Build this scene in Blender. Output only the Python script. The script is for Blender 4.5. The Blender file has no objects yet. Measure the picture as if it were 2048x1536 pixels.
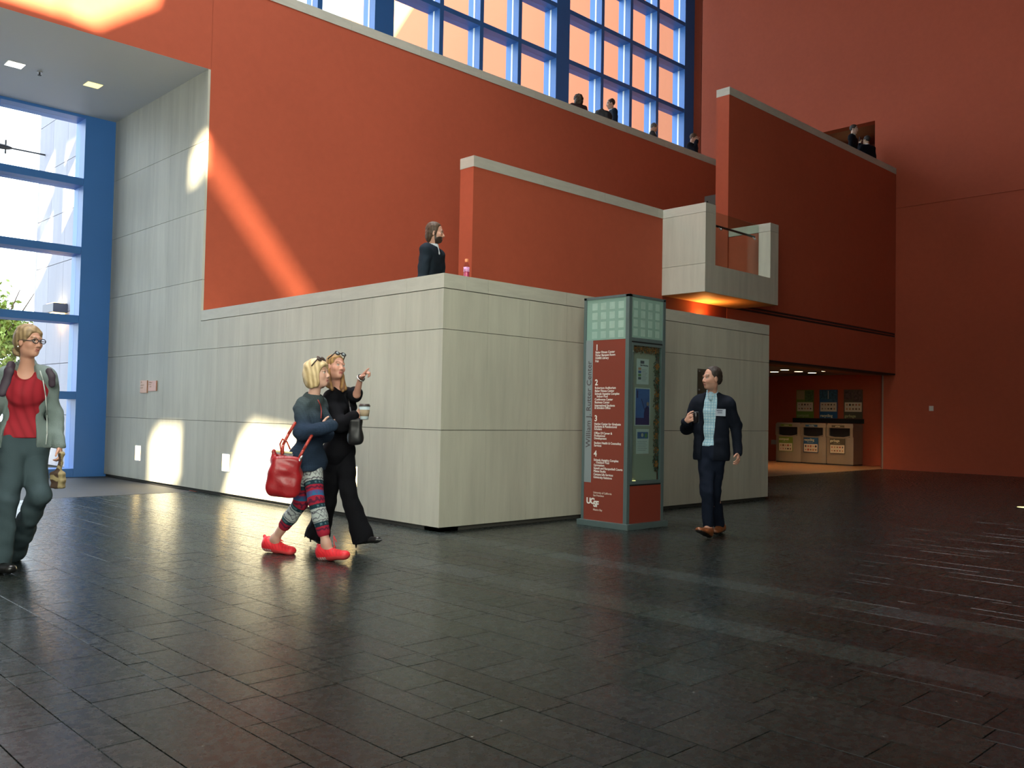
import bpy, bmesh, math, random
import numpy as np
from mathutils import Matrix, Vector
random.seed(7)
rng = np.random.RandomState(3)
SC = bpy.context.scene
COL = SC.collection
# ------------------------------------------------------------------ camera
# world: X runs back-right along the hall fronts, Y runs back-left along the stone wall, Z up
FPX = 1792.88
YAW, PITCH, ROLL = 0.79945007, 0.03449625, 0.01927294
CH = 1.25
ca, sa, cb, sb, cr, sr = math.cos(YAW), math.sin(YAW), math.cos(PITCH), math.sin(PITCH), math.cos(ROLL), math.sin(ROLL)
FW = np.array([cb*ca, cb*sa, sb]); RT0 = np.array([sa, -ca, 0.0]); UP0 = np.cross(RT0, FW)
RT = cr*RT0 + sr*UP0
UPV = -sr*RT0 + cr*UP0
cam_d = bpy.data.cameras.new('camera'); cam = bpy.data.objects.new('camera', cam_d); COL.objects.link(cam)
cam_d.sensor_width = 36; cam_d.lens = FPX/2048*36; cam_d.clip_end = 300
M = Matrix(((RT[0], UPV[0], -FW[0], 0), (RT[1], UPV[1], -FW[1], 0), (RT[2], UPV[2], -FW[2], CH), (0, 0, 0, 1)))
cam.matrix_world = M
SC.camera = cam
SC.view_settings.view_transform = 'Standard'; SC.view_settings.look = 'None'
SC.view_settings.exposure = 0.0; SC.view_settings.gamma = 1.0
SC.view_settings.use_curve_mapping = False
SC.cycles.use_denoising = True
SC.cycles.max_bounces = 8; SC.cycles.diffuse_bounces = 5; SC.cycles.glossy_bounces = 4
SC.cycles.transparent_max_bounces = 16
SC.cycles.sample_clamp_indirect = 6.0

# ------------------------------------------------------------------ world, sun, fill lamps
wd = bpy.data.worlds.new('sky'); SC.world = wd; wd.use_nodes = True
bg = wd.node_tree.nodes['Background']; bg.inputs[0].default_value = (0.80, 0.90, 1.0, 1); bg.inputs[1].default_value = 5.6
SUN_T = Vector((0.35, 0.60, -0.41)).normalized()          # direction the sunlight travels
sd = bpy.data.lights.new('sun', 'SUN'); sd.energy = 82; sd.angle = math.radians(1.0); sd.color = (1.0, 0.85, 0.60)
so = bpy.data.objects.new('sun', sd); COL.objects.link(so)
so.rotation_euler = SUN_T.to_track_quat('-Z', 'Y').to_euler(); so.location = (-20, -25, 30)

def area(name, loc, direction, sx, sy, power, color, spread=180):
    l = bpy.data.lights.new(name, 'AREA'); l.shape = 'RECTANGLE'; l.size = sx; l.size_y = sy
    l.energy = power; l.color = color; l.spread = math.radians(spread)
    o = bpy.data.objects.new(name, l); COL.objects.link(o); o.location = loc
    o.rotation_euler = Vector(direction).to_track_quat('-Z', 'Y').to_euler()
    return o
# added fill lamps, off frame: left one angled to set falloff, one overhead
area('left_fill', (-1.0, 1.4, 3.9), (.5, .86, 0), 6.5, 5.2, 500, (0.97, 1.0, 0.86), 114)
area('roof_fill', (5.5, 9.3, 22.4), (0, 0, -1), 8.8, 4.8, 1450, (0.98, 0.98, 1.0), 90)

# ------------------------------------------------------------------ helpers
def link(o, parent=None):
    COL.objects.link(o)
    if parent is not None: o.parent = parent
    return o
def tag(o, label=None, cat=None, group=None, kind=None):
    if label: o['label'] = label
    if cat: o['category'] = cat
    if group: o['group'] = group
    if kind: o['kind'] = kind
    return o
def empty(name, loc=(0, 0, 0), label=None, cat=None, group=None, kind=None):
    o = bpy.data.objects.new(name, None); o.location = loc; o.empty_display_size = .1
    link(o); tag(o, label, cat, group, kind)
    return o
class MB:
    """collects shapes in world coordinates and links them as one mesh object"""
    def __init__(s): s.bm = bmesh.new()
    def box(s, lo, hi, bevel=0.0, rot=None, piv=None):
        v = [s.bm.verts.new((x, y, z)) for x in (lo[0], hi[0]) for y in (lo[1], hi[1]) for z in (lo[2], hi[2])]
        f = [(0, 1, 3, 2), (4, 6, 7, 5), (0, 4, 5, 1), (2, 3, 7, 6), (0, 2, 6, 4), (1, 5, 7, 3)]
        fs = [s.bm.faces.new([v[i] for i in q]) for q in f]
        if bevel:
            es = list({e for q in fs for e in q.edges})
            r = bmesh.ops.bevel(s.bm, geom=es, offset=bevel, segments=2, affect='EDGES', clamp_overlap=True)
            v = list({w for q in r['faces'] for w in q.verts} | {w for w in v if w.is_valid})
        if rot is not None: bmesh.ops.rotate(s.bm, verts=v, cent=piv or ((Vector(lo)+Vector(hi))/2), matrix=rot)
        return s
    def tube(s, a, b, r, r2=None, n=16):
        a, b = Vector(a), Vector(b); d = b-a; q = d.to_track_quat('Z', 'Y').to_matrix().to_4x4()
        bmesh.ops.create_cone(s.bm, cap_ends=True, segments=n, radius1=r, radius2=r if r2 is None else r2, depth=d.length,
                              matrix=Matrix.Translation((a+b)/2) @ q)
        return s
    def ball(s, c, r, n=10):
        rr = (r, r, r) if not hasattr(r, '__len__') else r
        bmesh.ops.create_uvsphere(s.bm, u_segments=n*2, v_segments=n, radius=1, matrix=Matrix.Translation(c) @ Matrix.Diagonal((*rr, 1)))
        return s
    def path(s, pts, r, n=8):
        for a, b in zip(pts, pts[1:]):
            s.tube(a, b, r, n=n); s.ball(b, r*1.0, 4)
        return s
    def lathe(s, c, prof, n=24, ax=(0, 0, 1)):
        c = Vector(c); q = Vector(ax).to_track_quat('Z', 'Y'); rings = []
        for r, z in prof:
            rings.append([s.bm.verts.new(c + q @ Vector((r*math.cos(2*math.pi*i/n), r*math.sin(2*math.pi*i/n), z))) for i in range(n)])
        for p, q2 in zip(rings, rings[1:]):
            for i in range(n): s.bm.faces.new((p[i], p[(i+1) % n], q2[(i+1) % n], q2[i]))
        s.bm.faces.new(rings[0][::-1]); s.bm.faces.new(rings[-1])
        return s
    def poly(s, pts, ext):
        """flat polygon extruded by the vector ext"""
        v = [s.bm.verts.new(p) for p in pts]; w = [s.bm.verts.new(Vector(p)+Vector(ext)) for p in pts]
        s.bm.faces.new(v[::-1]); s.bm.faces.new(w); n = len(v)
        for i in range(n): s.bm.faces.new((v[i], v[(i+1) % n], w[(i+1) % n], w[i]))
        return s
    def build(s, name, m, parent=None, smooth=False):
        bmesh.ops.recalc_face_normals(s.bm, faces=s.bm.faces)
        me = bpy.data.meshes.new(name); s.bm.to_mesh(me); s.bm.free()
        if smooth: me.shade_smooth()
        me.materials.append(m); o = bpy.data.objects.new(name, me); link(o)
        if parent is not None:
            o.parent = parent; o.matrix_parent_inverse = Matrix.Translation(parent.location).inverted()
        return o
def box(name, lo, hi, m, parent=None, bevel=0.0):
    return MB().box(lo, hi, bevel).build(name, m, parent)
def struct(o): o['kind'] = 'structure'; return o

# ------------------------------------------------------------------ materials
MATS = {}
def mat(name, col, rough=0.6, metal=0.0, noise=None, bump=0.0, bscale=80, spec=0.5, emit=None, estr=0.0, vcol=False, objrand=0.0,
        streak=None, mott=0.0, mscale=1.2, coat=0.0):
    """noise=(scale, amount); streak=(scale xyz, amount)"""
    if name in MATS: return MATS[name]
    m = bpy.data.materials.new(name); m.use_nodes = True; nt = m.node_tree; N = nt.nodes; L = nt.links
    b = N['Principled BSDF']; b.inputs['Roughness'].default_value = rough; b.inputs['Metallic'].default_value = metal
    b.inputs['Specular IOR Level'].default_value = spec
    if coat: b.inputs['Coat Weight'].default_value = coat
    b.inputs['Base Color'].default_value = (*col, 1)
    if emit: b.inputs['Emission Color'].default_value = (*emit, 1); b.inputs['Emission Strength'].default_value = estr
    tc = N.new('ShaderNodeTexCoord'); cur = None
    if vcol:
        a = N.new('ShaderNodeVertexColor'); a.layer_name = 'Col'; cur = a.outputs[0]
    def modulate(fac, amount):
        nonlocal cur
        mr = N.new('ShaderNodeMapRange'); mr.inputs[1].default_value = 0.25; mr.inputs[2].default_value = 0.75
        mr.inputs[3].default_value = 1-amount; mr.inputs[4].default_value = 1+amount; L.new(fac, mr.inputs[0])
        mx = N.new('ShaderNodeVectorMath'); mx.operation = 'SCALE'
        if cur is None: mx.inputs[0].default_value = col
        else: L.new(cur, mx.inputs[0])
        L.new(mr.outputs[0], mx.inputs['Scale']); cur = mx.outputs[0]
    if noise:
        n = N.new('ShaderNodeTexNoise'); n.inputs['Scale'].default_value = noise[0]; n.inputs['Detail'].default_value = 5
        L.new(tc.outputs['Object'], n.inputs['Vector']); modulate(n.outputs['Fac'], noise[1])
    if mott:
        n = N.new('ShaderNodeTexNoise'); n.inputs['Scale'].default_value = mscale; n.inputs['Detail'].default_value = 3
        L.new(tc.outputs['Object'], n.inputs['Vector']); modulate(n.outputs['Fac'], mott)
    if streak:
        mp = N.new('ShaderNodeMapping'); mp.inputs['Scale'].default_value = streak[0]; L.new(tc.outputs['Object'], mp.inputs[0])
        n = N.new('ShaderNodeTexNoise'); n.inputs['Scale'].default_value = 1; n.inputs['Detail'].default_value = 6; n.inputs['Roughness'].default_value = .65
        L.new(mp.outputs[0], n.inputs['Vector']); modulate(n.outputs['Fac'], streak[1])
    if objrand:
        oi = N.new('ShaderNodeObjectInfo')
        mr = N.new('ShaderNodeMapRange'); mr.inputs[3].default_value = 1-objrand; mr.inputs[4].default_value = 1+objrand; L.new(oi.outputs['Random'], mr.inputs[0])
        mx = N.new('ShaderNodeVectorMath'); mx.operation = 'SCALE'
        if cur is None: mx.inputs[0].default_value = col
        else: L.new(cur, mx.inputs[0])
        L.new(mr.outputs[0], mx.inputs['Scale']); cur = mx.outputs[0]
    if cur is not None: L.new(cur, b.inputs['Base Color'])
    if bump:
        n = N.new('ShaderNodeTexNoise'); n.inputs['Scale'].default_value = bscale; n.inputs['Detail'].default_value = 4
        L.new(tc.outputs['Object'], n.inputs['Vector'])
        bp = N.new('ShaderNodeBump'); bp.inputs['Strength'].default_value = bump; bp.inputs['Distance'].default_value = .01
        L.new(n.outputs['Fac'], bp.inputs['Height']); L.new(bp.outputs[0], b.inputs['Normal'])
    MATS[name] = m; return m
def glass(name, tint, gloss=0.1, rough=0.0, fr=0.25, haze=0.0):
    m = bpy.data.materials.new(name); m.use_nodes = True; nt = m.node_tree; N = nt.nodes; L = nt.links
    N.remove(N['Principled BSDF']); out = N['Material Output']
    t = N.new('ShaderNodeBsdfTransparent'); t.inputs[0].default_value = (*tint, 1)
    g = N.new('ShaderNodeBsdfGlossy'); g.inputs['Roughness'].default_value = rough
    w_ = N.new('ShaderNodeLayerWeight'); p_ = N.new('ShaderNodeMath'); p_.operation = 'POWER'; p_.inputs[1].default_value = 5
    f = N.new('ShaderNodeMath'); f.operation = 'MULTIPLY_ADD'; f.inputs[1].default_value = .9; f.inputs[2].default_value = .03
    L.new(w_.outputs['Facing'], p_.inputs[0]); L.new(p_.outputs[0], f.inputs[0])
    mx = N.new('ShaderNodeMixShader'); L.new(f.outputs[0], mx.inputs[0]); L.new(t.outputs[0], mx.inputs[1]); L.new(g.outputs[0], mx.inputs[2])
    L.new(mx.outputs[0], out.inputs[0]); return m
stone = mat('travertine', (0.50, 0.49, 0.40), .55, streak=((5, 5, .5), .15), mott=.05, mscale=.9, objrand=.035, bump=.05, bscale=60, spec=.35)
coping = mat('travertine_coping', (0.50, 0.49, 0.41), .55, streak=((3, 3, 14), .10), objrand=.03, bump=.05, bscale=60, spec=.35)
joint = mat('joint_shadow', (0.05, 0.048, 0.04), .9)
plaster = mat('red_plaster', (0.44, 0.090, 0.043), .75, mott=.07, mscale=.35, noise=(9, .04), bump=.06, bscale=140, spec=.25)
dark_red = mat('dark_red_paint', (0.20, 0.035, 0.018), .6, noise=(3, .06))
blue = mat('blue_frame', (0.042, 0.175, 0.50), .45, noise=(2, .03))
white_paint = mat('white_soffit', (0.60, 0.60, 0.55), .6, mott=.03, mscale=.5)
lamp_warm = mat('lamp_warm', (1, .8, .5), .5, emit=(1.0, .70, .26), estr=7)
lamp_yellow = mat('lamp_yellow', (1, .9, .5), .5, emit=(1.0, .86, .33), estr=1.5)
lamp_white = mat('lamp_white', (1, .95, .85), .5, emit=(1.0, .97, .88), estr=4)
lamp_ceiling = mat('lamp_ceiling', (1, .85, .6), .5, emit=(1.0, .74, .45), estr=5)
steel = mat('brushed_steel', (.5, .5, .5), .3, .9)
dark_metal = mat('dark_metal', (.03, .03, .032), .5, .3)
black = mat('black_void', (.004, .004, .005), .7)
pane_m = glass('window_glass', (.96, .98, .98))
green_glass = glass('green_tinted_glass', (.80, .90, .86))

# ------------------------------------------------------------------ floor
floor_base = mat('floor_bed', (0.022, 0.022, 0.020), .8)
def paver_mat():
    m = bpy.data.materials.new('slate_paver'); m.use_nodes = True; nt = m.node_tree; N = nt.nodes; L = nt.links; b = N['Principled BSDF']
    a = N.new('ShaderNodeVertexColor'); a.layer_name = 'Col'
    tc = N.new('ShaderNodeTexCoord'); n = N.new('ShaderNodeTexNoise'); n.inputs['Scale'].default_value = 22; n.inputs['Detail'].default_value = 8; n.inputs['Roughness'].default_value = .7
    L.new(tc.outputs['Object'], n.inputs['Vector'])
    mr = N.new('ShaderNodeMapRange'); mr.inputs[1].default_value = .3; mr.inputs[2].default_value = .7; mr.inputs[3].default_value = .62; mr.inputs[4].default_value = 1.45; L.new(n.outputs['Fac'], mr.inputs[0])
    mx = N.new('ShaderNodeVectorMath'); mx.operation = 'SCALE'; L.new(a.outputs[0], mx.inputs[0]); L.new(mr.outputs[0], mx.inputs['Scale'])
    # sparse pale flecks
    v = N.new('ShaderNodeTexVoronoi'); v.inputs['Scale'].default_value = 7.0; v.inputs['Randomness'].default_value = 1.0; L.new(tc.outputs['Object'], v.inputs['Vector'])
    lt = N.new('ShaderNodeMath'); lt.operation = 'LESS_THAN'; lt.inputs[1].default_value = .035; L.new(v.outputs['Distance'], lt.inputs[0])
    mc = N.new('ShaderNodeMix'); mc.data_type = 'RGBA'; L.new(lt.outputs[0], mc.inputs[0]); L.new(mx.outputs[0], mc.inputs[6]); mc.inputs[7].default_value = (.22, .22, .20, 1)
    L.new(mc.outputs[2], b.inputs['Base Color'])
    rr = N.new('ShaderNodeMapRange'); rr.inputs[1].default_value = .3; rr.inputs[2].default_value = .7; rr.inputs[3].default_value = .20; rr.inputs[4].default_value = .34; L.new(n.outputs['Fac'], rr.inputs[0]); L.new(rr.outputs[0], b.inputs['Roughness'])
    bp = N.new('ShaderNodeBump'); bp.inputs['Strength'].default_value = .05; bp.inputs['Distance'].default_value = .01; L.new(n.outputs['Fac'], bp.inputs['Height']); L.new(bp.outputs[0], b.inputs['Normal'])
    b.inputs['Specular IOR Level'].default_value = .24
    return m
paver = paver_mat()
floor = struct(box('floor', (-2, -9, -.3), (30, 17.3, -.012), floor_base))
# lanes of slate running along the stone wall, each cut to random lengths
lane_edges = [-2.0]; fixed = [2.03, 2.35, 3.32, 3.57, 3.88, 4.58, 4.90, 5.82, 6.12]
wid = [.33, .25, .165, .33, .10, .25, .33, .165, .25, .20, .30]
k = 0
while lane_edges[-1] < 23.85:
    nx = lane_edges[-1] + wid[k % len(wid)]; k += 1
    for fx in fixed:
        if lane_edges[-1] < fx-1e-6 and nx > fx-.09: nx = fx; break
    lane_edges.append(min(nx, 23.85))
    if nx >= 23.85: break
def blocked(x0, x1, y0, y1):
    return x1 > 6.1 and y0 > 7.33 and x0 < 12.74
pav = []
for i in range(len(lane_edges)-1):
    x0, x1 = lane_edges[i], lane_edges[i+1]; xm = (x0+x1)/2
    lt = .82 + .34*rng.rand()
    if 4.57 < x0 < 4.9 or 5.8 < x0 < 6.1: lt = 1.8
    if 6.1 < x0 < 6.6 or 4.9 < x0 < 5.4: lt = .85
    y = -1.6 + rng.rand()*.5
    top = 13.06 if xm < 6.07 else 10.26
    while y < top-.03:
        ln = rng.choice([.17, .25, .33, .5, .66, .9], p=[.14, .2, .24, .2, .14, .08]); y1 = min(y+ln, top)
        if top-y1 < .12: y1 = top
        yy1 = y1
        if xm > 6.07 and xm < 12.75 and y1 > 7.35: yy1 = 7.35
        # inside the picture's cone?
        c = Vector((xm, (y+yy1)/2, 0)); dx = c.x*RT[0]+c.y*RT[1]; dz = c.x*FW[0]+c.y*FW[1]
        if yy1-y > .02 and dz > .9 and abs(dx/dz) < .72:
            pav.append(((x1-x0)*(yy1-y)/dz**3, x0, x1, y, yy1, lt*(.86+.28*rng.rand())))
        if yy1 < y1: break
        y = y1
pav.sort(key=lambda q: -q[0])
def paver_geo(x0, x1, y0, y1):
    g = .0022; dz = (rng.rand(4)-.5)*.0016; z = dz-.0008
    X = (x0+g, x1-g); Y = (y0+g, y1-g); e = .0015 if rng.rand() < .4 else .0005
    v = [(X[0], Y[0], -.014), (X[1], Y[0], -.014), (X[1], Y[1], -.014), (X[0], Y[1], -.014),
         (X[0], Y[0], z[0]-.0015), (X[1], Y[0], z[1]-.0015), (X[1], Y[1], z[2]-.0015), (X[0], Y[1], z[3]-.0015),
         (X[0]+e, Y[0]+e, z[0]), (X[1]-e, Y[0]+e, z[1]), (X[1]-e, Y[1]-e, z[2]), (X[0]+e, Y[1]-e, z[3])]
    f = [(8, 9, 10, 11)] + [(4+i, 4+(i+1) % 4, 8+(i+1) % 4, 8+i) for i in range(4)] + [(i, (i+1) % 4, 4+(i+1) % 4, 4+i) for i in range(4)]
    return v, f
def paver_col(t): return (0.0135*t*(1+.05*rng.randn()), 0.0172*t, 0.0155*t*(1+.05*rng.randn()), 1)
def vc_mesh(name, v, f, cols, m, parent=None):
    me = bpy.data.meshes.new(name); me.from_pydata(v, [], f)
    ca_ = me.color_attributes.new('Col', 'FLOAT_COLOR', 'POINT'); ca_.data.foreach_set('color', np.array(cols, np.float32).ravel())
    me.materials.append(m); o = bpy.data.objects.new(name, me); link(o, parent); return o
V, F, CC = [], [], []
for q, (a_, x0, x1, y0, y1, t) in enumerate(pav):
    v, f = paver_geo(x0, x1, y0, y1)
    if q < 295:
        o = vc_mesh('paver', v, f, [paver_col(t)]*12, paver, floor)
    else:
        b0 = len(V); V += v; F += [tuple(i+b0 for i in p) for p in f]; CC += [paver_col(t)]*12
tag(vc_mesh('distant_pavers', V, F, CC, paver, floor), kind='stuff')
box('entry_mat', (-2, 13.07, -.012), (6.06, 16.8, .001), mat('entry_matting', (.055, .056, .062), .55, noise=(30, .2), bump=.2, bscale=200), floor)
box('corridor_floor', (12.8, 10.27, -.012), (25.2, 16.8, .002), mat('corridor_tile', (.34, .17, .075), .32, noise=(2, .12)), floor)
box('threshold_strip', (12.8, 10.262, -.011), (23.84, 10.5, .004), mat('threshold_stone', (.42, .30, .17), .4), floor)

# ------------------------------------------------------------------ red walls, soffit, ceiling
XA, YF, YB, XR, Y3, YW = 6.072, 7.311, 13.06, 23.85, 9.95, 16.8
w = struct(empty('wall_upper', (XA, YB, 0)))
MB().box((XA+.037, YB, -.2), (12.9, YB+.3, 7.885)).box((12.9, YB, 2.74), (23.85, YB+.3, 7.885)).box((XA, YB, 6.47), (XA+.04, YB+.3, 7.885)).box((-2, YB, 6.4715), (XA, YB+.3, 7.885)).build('plaster_face', plaster, w)
x = -2.0; n = 0
while x < 23.8:
    x2 = min(x+1.52, 23.85)
    box('coping_stone', (x+.0015, YB-.006, 7.885), (x2-.0015, YB+.306, 8.05), coping, w); x = x2
struct(box('ceiling_soffit', (-2, YB+.002, 6.470), (XA-.001, 16.99, 6.62), white_paint))
struct(box('floor_terrace', (-2, YB+.3, 6.62), (24.6, 17.3, 6.98), mat('terrace_floor', (.2, .2, .19), .5)))
struct(box('floor_landing_upper', (19.5, 10.25, 6.7), (24.2, YB, 6.98), mat('terrace_floor', (.2, .2, .19), .5)))
cp_ = mat('ceiling_paint', (.5, .49, .46), .8)
cl = struct(MB().box((-2.4, -9.3, 17), (27.5, 6.8, 17.3)).box((-2.4, 11.8, 17), (27.5, 17.5, 17.3)).box((-2.4, 6.8, 17), (1.0, 11.8, 17.3)).box((10, 6.8, 17), (27.5, 11.8, 17.3)).build('ceiling', cp_))
MB().box((.8, 6.6, 17.3), (1.0, 12, 22.6)).box((10, 6.6, 17.3), (10.2, 12, 22.6)).box((1, 6.6, 17.3), (10, 6.8, 22.6)).box((1, 11.8, 17.3), (10, 12, 22.6)).box((.8, 6.6, 22.6), (10.2, 12, 22.8)).build('fill_shaft', cp_, cl)  # unseen shaft added to limit the spread of the overhead fill
struct(box('wall_near', (-2.4, -9.3, -.3), (27.5, -9, 17), mat('grey_stone', (.20, .20, .17), .7)))
# right wall: lower and upper lift with a recessed joint, passage opening behind the tall wall
w = struct(empty('wall_right', (XR, 0, 0)))
m = MB().box((XR, -9, -.3), (XR+.3, 10.27, 6.935)).box((XR, -9, 6.96), (XR+.3, 10.53, 17)).box((XR+.02, -9, 6.9), (XR+.28, 10.3, 7.0))
m.box((XR, 10.27, 2.6), (XR+.3, 16.15, 6.935)).box((XR, 10.53, 9.46), (XR+.3, 13.2, 17)).box((XR, 13.2, 6.9), (XR+.3, 16.15, 17))
m.build('plaster_face', plaster, w)
m = MB().box((24.38, 16.15, 6.9), (24.6, 16.95, 17)).box((XR, 16.13, 6.9), (24.6, 16.15, 17)); m.build('recess_return', plaster, w)
# room behind the passage opening
m = MB().box((27.2, 10.2, 6.7), (27.4, 13.6, 9.9)).box((XR+.3, 10.1, 6.7), (27.4, 10.3, 9.9)).box((XR+.3, 13.4, 6.7), (27.4, 13.6, 9.9))
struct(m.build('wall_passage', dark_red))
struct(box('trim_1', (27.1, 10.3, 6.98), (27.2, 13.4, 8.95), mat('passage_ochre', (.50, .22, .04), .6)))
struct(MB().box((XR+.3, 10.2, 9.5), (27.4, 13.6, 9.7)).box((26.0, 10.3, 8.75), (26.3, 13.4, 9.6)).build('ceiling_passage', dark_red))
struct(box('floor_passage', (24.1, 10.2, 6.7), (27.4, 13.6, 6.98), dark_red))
# tall wall over the corridor
w = struct(empty('wall_tall', (15.7, Y3, 0)))
m = MB().box((15.7, Y3, 3.61), (XR, Y3+.30, 7.875)).box((15.7, Y3, 2.54), (XR, Y3+.30, 3.50)).box((15.7, Y3+.03, 3.5), (XR, Y3+.28, 3.61))
m.box((15.7, Y3, 3.548), (XR, Y3+.05, 3.562)).build('plaster_face', plaster, w)
box('shadow_gap', (15.7, Y3-.002, 2.50), (XR, Y3+.30, 2.54), black, w)
box('slot_diffuser', (15.72, Y3+.012, 3.505), (XR-.01, Y3+.035, 3.605), dark_metal, w)
x = 15.7
while x < XR-.05:
    x2 = min(x+1.52, XR)
    box('coping_stone', (x+.0015, Y3-.006, 7.875), (x2-.0015, Y3+.306, 8.035), coping, w); x = x2
# middle wall with stepped coping
w = struct(empty('wall_middle', (8.79, Y3, 0)))
MB().box((8.79, Y3, 1.5), (13.52, Y3+.30, 4.95)).build('plaster_face', plaster, w)
x = 8.784
while x < 13.5:
    x2 = min(x+1.52, 13.52); box('coping_stone', (x+.0015, Y3-.006, 4.95), (x2-.0015, Y3+.306, 5.114), coping, w); x = x2
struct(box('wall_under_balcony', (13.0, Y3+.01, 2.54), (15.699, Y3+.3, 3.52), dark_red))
struct(box('sun_block_wall', (-2.4, YW, 17.3), (24.6, YW+.46, 31), plaster))  # unseen wall added to keep sun off the orange exterior wall
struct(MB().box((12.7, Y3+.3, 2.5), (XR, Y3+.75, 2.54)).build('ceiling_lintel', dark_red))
# corridor: bin wall, ceiling with downlights
struct(box('wall_corridor', (25.1, 10.0, -.3), (25.3, 17, 2.8), plaster))
struct(box('wall_corridor_end', (12.76, 16.6, -.3), (25.3, 16.8, 2.8), plaster))
struct(box('wall_corridor_inner', (12.76, 13.3, -.3), (12.9, 16.8, 2.8), plaster))
cc = struct(box('ceiling_corridor', (12.7, Y3+.31, 2.6), (25.3, 17, 2.75), mat('corridor_ceiling', (.13, .12, .12), .7)))
dj = struct(empty('door_1', (XR, 10.27, 0)))
box('door_leaf', (XR+.005, 10.27, .01), (25.05, 10.33, 2.53), dark_red, dj)
box('door_edge', (XR-.002, 10.262, .01), (XR+.02, 10.30, 2.53), mat('edge_trim', (.30, .24, .19), .4), dj)
MB().tube((XR+.01, 10.24, .4), (XR+.01, 10.24, 2.2), .006).build('pull_rod', dark_metal, dj)
for i, (lx, ly) in enumerate(((21.42, 11.9), (22.35, 12.0), (23.09, 11.99), (22.41, 11.25), (22.22, 12.65))):
    t = empty('recessed_downlight', (lx+.15, ly, 2.6), ['round downlight in the dark corridor ceiling, leftmost beside the stone block end', 'round downlight in the corridor ceiling, second from the left', 'round downlight in the corridor ceiling, third from the left above the compost sign', 'round downlight in the corridor ceiling, nearest the lobby at the right end', 'round downlight in the corridor ceiling, the farthest back of the five'][i], 'light', 'corridor downlights')
    MB().lathe((lx+.15, ly, 2.575), [(.13, 0), (.13, .024), (.10, .025)], 20).build('trim_ring', dark_metal, t)
    MB().lathe((lx+.15, ly, 2.57), [(.11, 0), (.11, .004)], 20).build('lens', lamp_ceiling, t)
    l = bpy.data.lights.new('downlight', 'SPOT'); l.energy = 55; l.color = (1, .64, .34); l.spot_size = math.radians(120); l.spot_blend = .8; l.shadow_soft_size = .08
    lo = bpy.data.objects.new('downlight_beam', l); link(lo); lo.location = (lx+.15, ly, 2.55)
for lx, ly in ((21.6, 10.9), (23.0, 10.7)):
    t = empty('fire_sprinkler', (lx, ly, 2.6), 'small pendent sprinkler in the corridor ceiling ' + ('above the compost bin' if lx < 22 else 'above the garbage bin'), 'sprinkler', 'corridor sprinklers')
    MB().lathe((lx, ly, 2.53), [(.012, 0), (.05, .04), (.055, .07)], 12).build('escutcheon', dark_metal, t)
# passage light
l = bpy.data.lights.new('passage_lamp', 'POINT'); l.energy = 12; l.color = (1, .6, .25); l.shadow_soft_size = .15
o = bpy.data.objects.new('passage_lamp', l); link(o); o.location = (26.6, 12.6, 8.2)

# ------------------------------------------------------------------ travertine block, entry reveal, landing
wa = struct(empty('wall_stone_side', (XA, YF, 0)))
box('backing', (XA+.035, YF+.035, 0.0), (XA+.30, 16.9, 2.585), joint, wa)
box('backing', (XA+.035, YB+.02, 2.585), (XA+.30, 16.9, 6.475), joint, wa)
PW = 0.645
ys = [YF]
while ys[-1] < 16.7:
    nx = ys[-1]+PW
    if abs(nx-YB) < PW*.5: nx = YB
    ys.append(min(nx, 16.85))
zs = [.045, 1.075, 2.15, 2.585]
zs2 = [.045, 1.075, 2.15, 3.222, 4.297, 5.37, 6.475]
for a, b in zip(ys, ys[1:]):
    zz = zs if b <= YB+.01 else zs2
    for c, d in zip(zz, zz[1:]):
        box('stone_panel', (XA, a+(.0012 if a > YF else 0), c+.003), (XA+.036, b-.0012, d-.003), stone, wa)
wf = struct(empty('wall_stone_front', (XA, YF, 0)))
XB2 = 12.76
box('backing', (XA+.035, YF+.035, 0), (XB2-.035, YF+.28, 2.585), joint, wf)
xs = [XA]
while xs[-1] < XB2-.05: xs.append(min(xs[-1]+.648, XB2) if XB2-xs[-1]-.648 > .2 else XB2)
for i, (a, b) in enumerate(zip(xs, xs[1:])):
    for c, d in zip(zs, zs[1:]):
        box('stone_panel', (a+(.0012 if i else .0361), YF, c+.003), (b-.0012, YF+.036, d-.003), stone, wf)
we = struct(empty('wall_stone_end', (XB2, YF, 0)))
box('backing', (XB2-.28, YF+.04, 0), (XB2-.035, Y3+.4, 2.585), joint, we)
ye = [YF+.037, 8.2, 9.1, Y3+.4]
for a, b in zip(ye, ye[1:]):
    for c, d in zip(zs, zs[1:]): box('stone_panel', (XB2-.036, a+.0012, c+.003), (XB2, b-.0012, d-.003), stone, we)
# coping of the block
cy = YF
while cy < YB-.05:
    c2 = min(cy+1.29, YB-.002) if cy > YF else YF+.645
    box('coping_stone', (XA, cy+.0015 if cy > YF else YF, 2.591), (XA+.32, c2-.0015, 2.745), coping, wa); cy = c2
cx = XA+.32; first = True
while cx < XB2-.01:
    c2 = min(cx+(.64-.32 if first else 1.29), XB2); first = False
    box('coping_stone', (cx+.0015, YF, 2.591), (c2-(.0015 if c2 < XB2 else 0), YF+.32, 2.745), coping, wf); cx = c2
cy = YF+.322
while cy < Y3+.39:
    c2 = min(cy+1.29, Y3+.4); box('coping_stone', (XB2-.32, cy, 2.591), (XB2, c2-.003, 2.745), coping, we); cy = c2
struct(box('floor_landing', (XA+.28, YF+.28, 1.4), (XB2-.28, YB, 1.6), mat('landing_floor', (.2, .2, .18), .5)))

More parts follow.
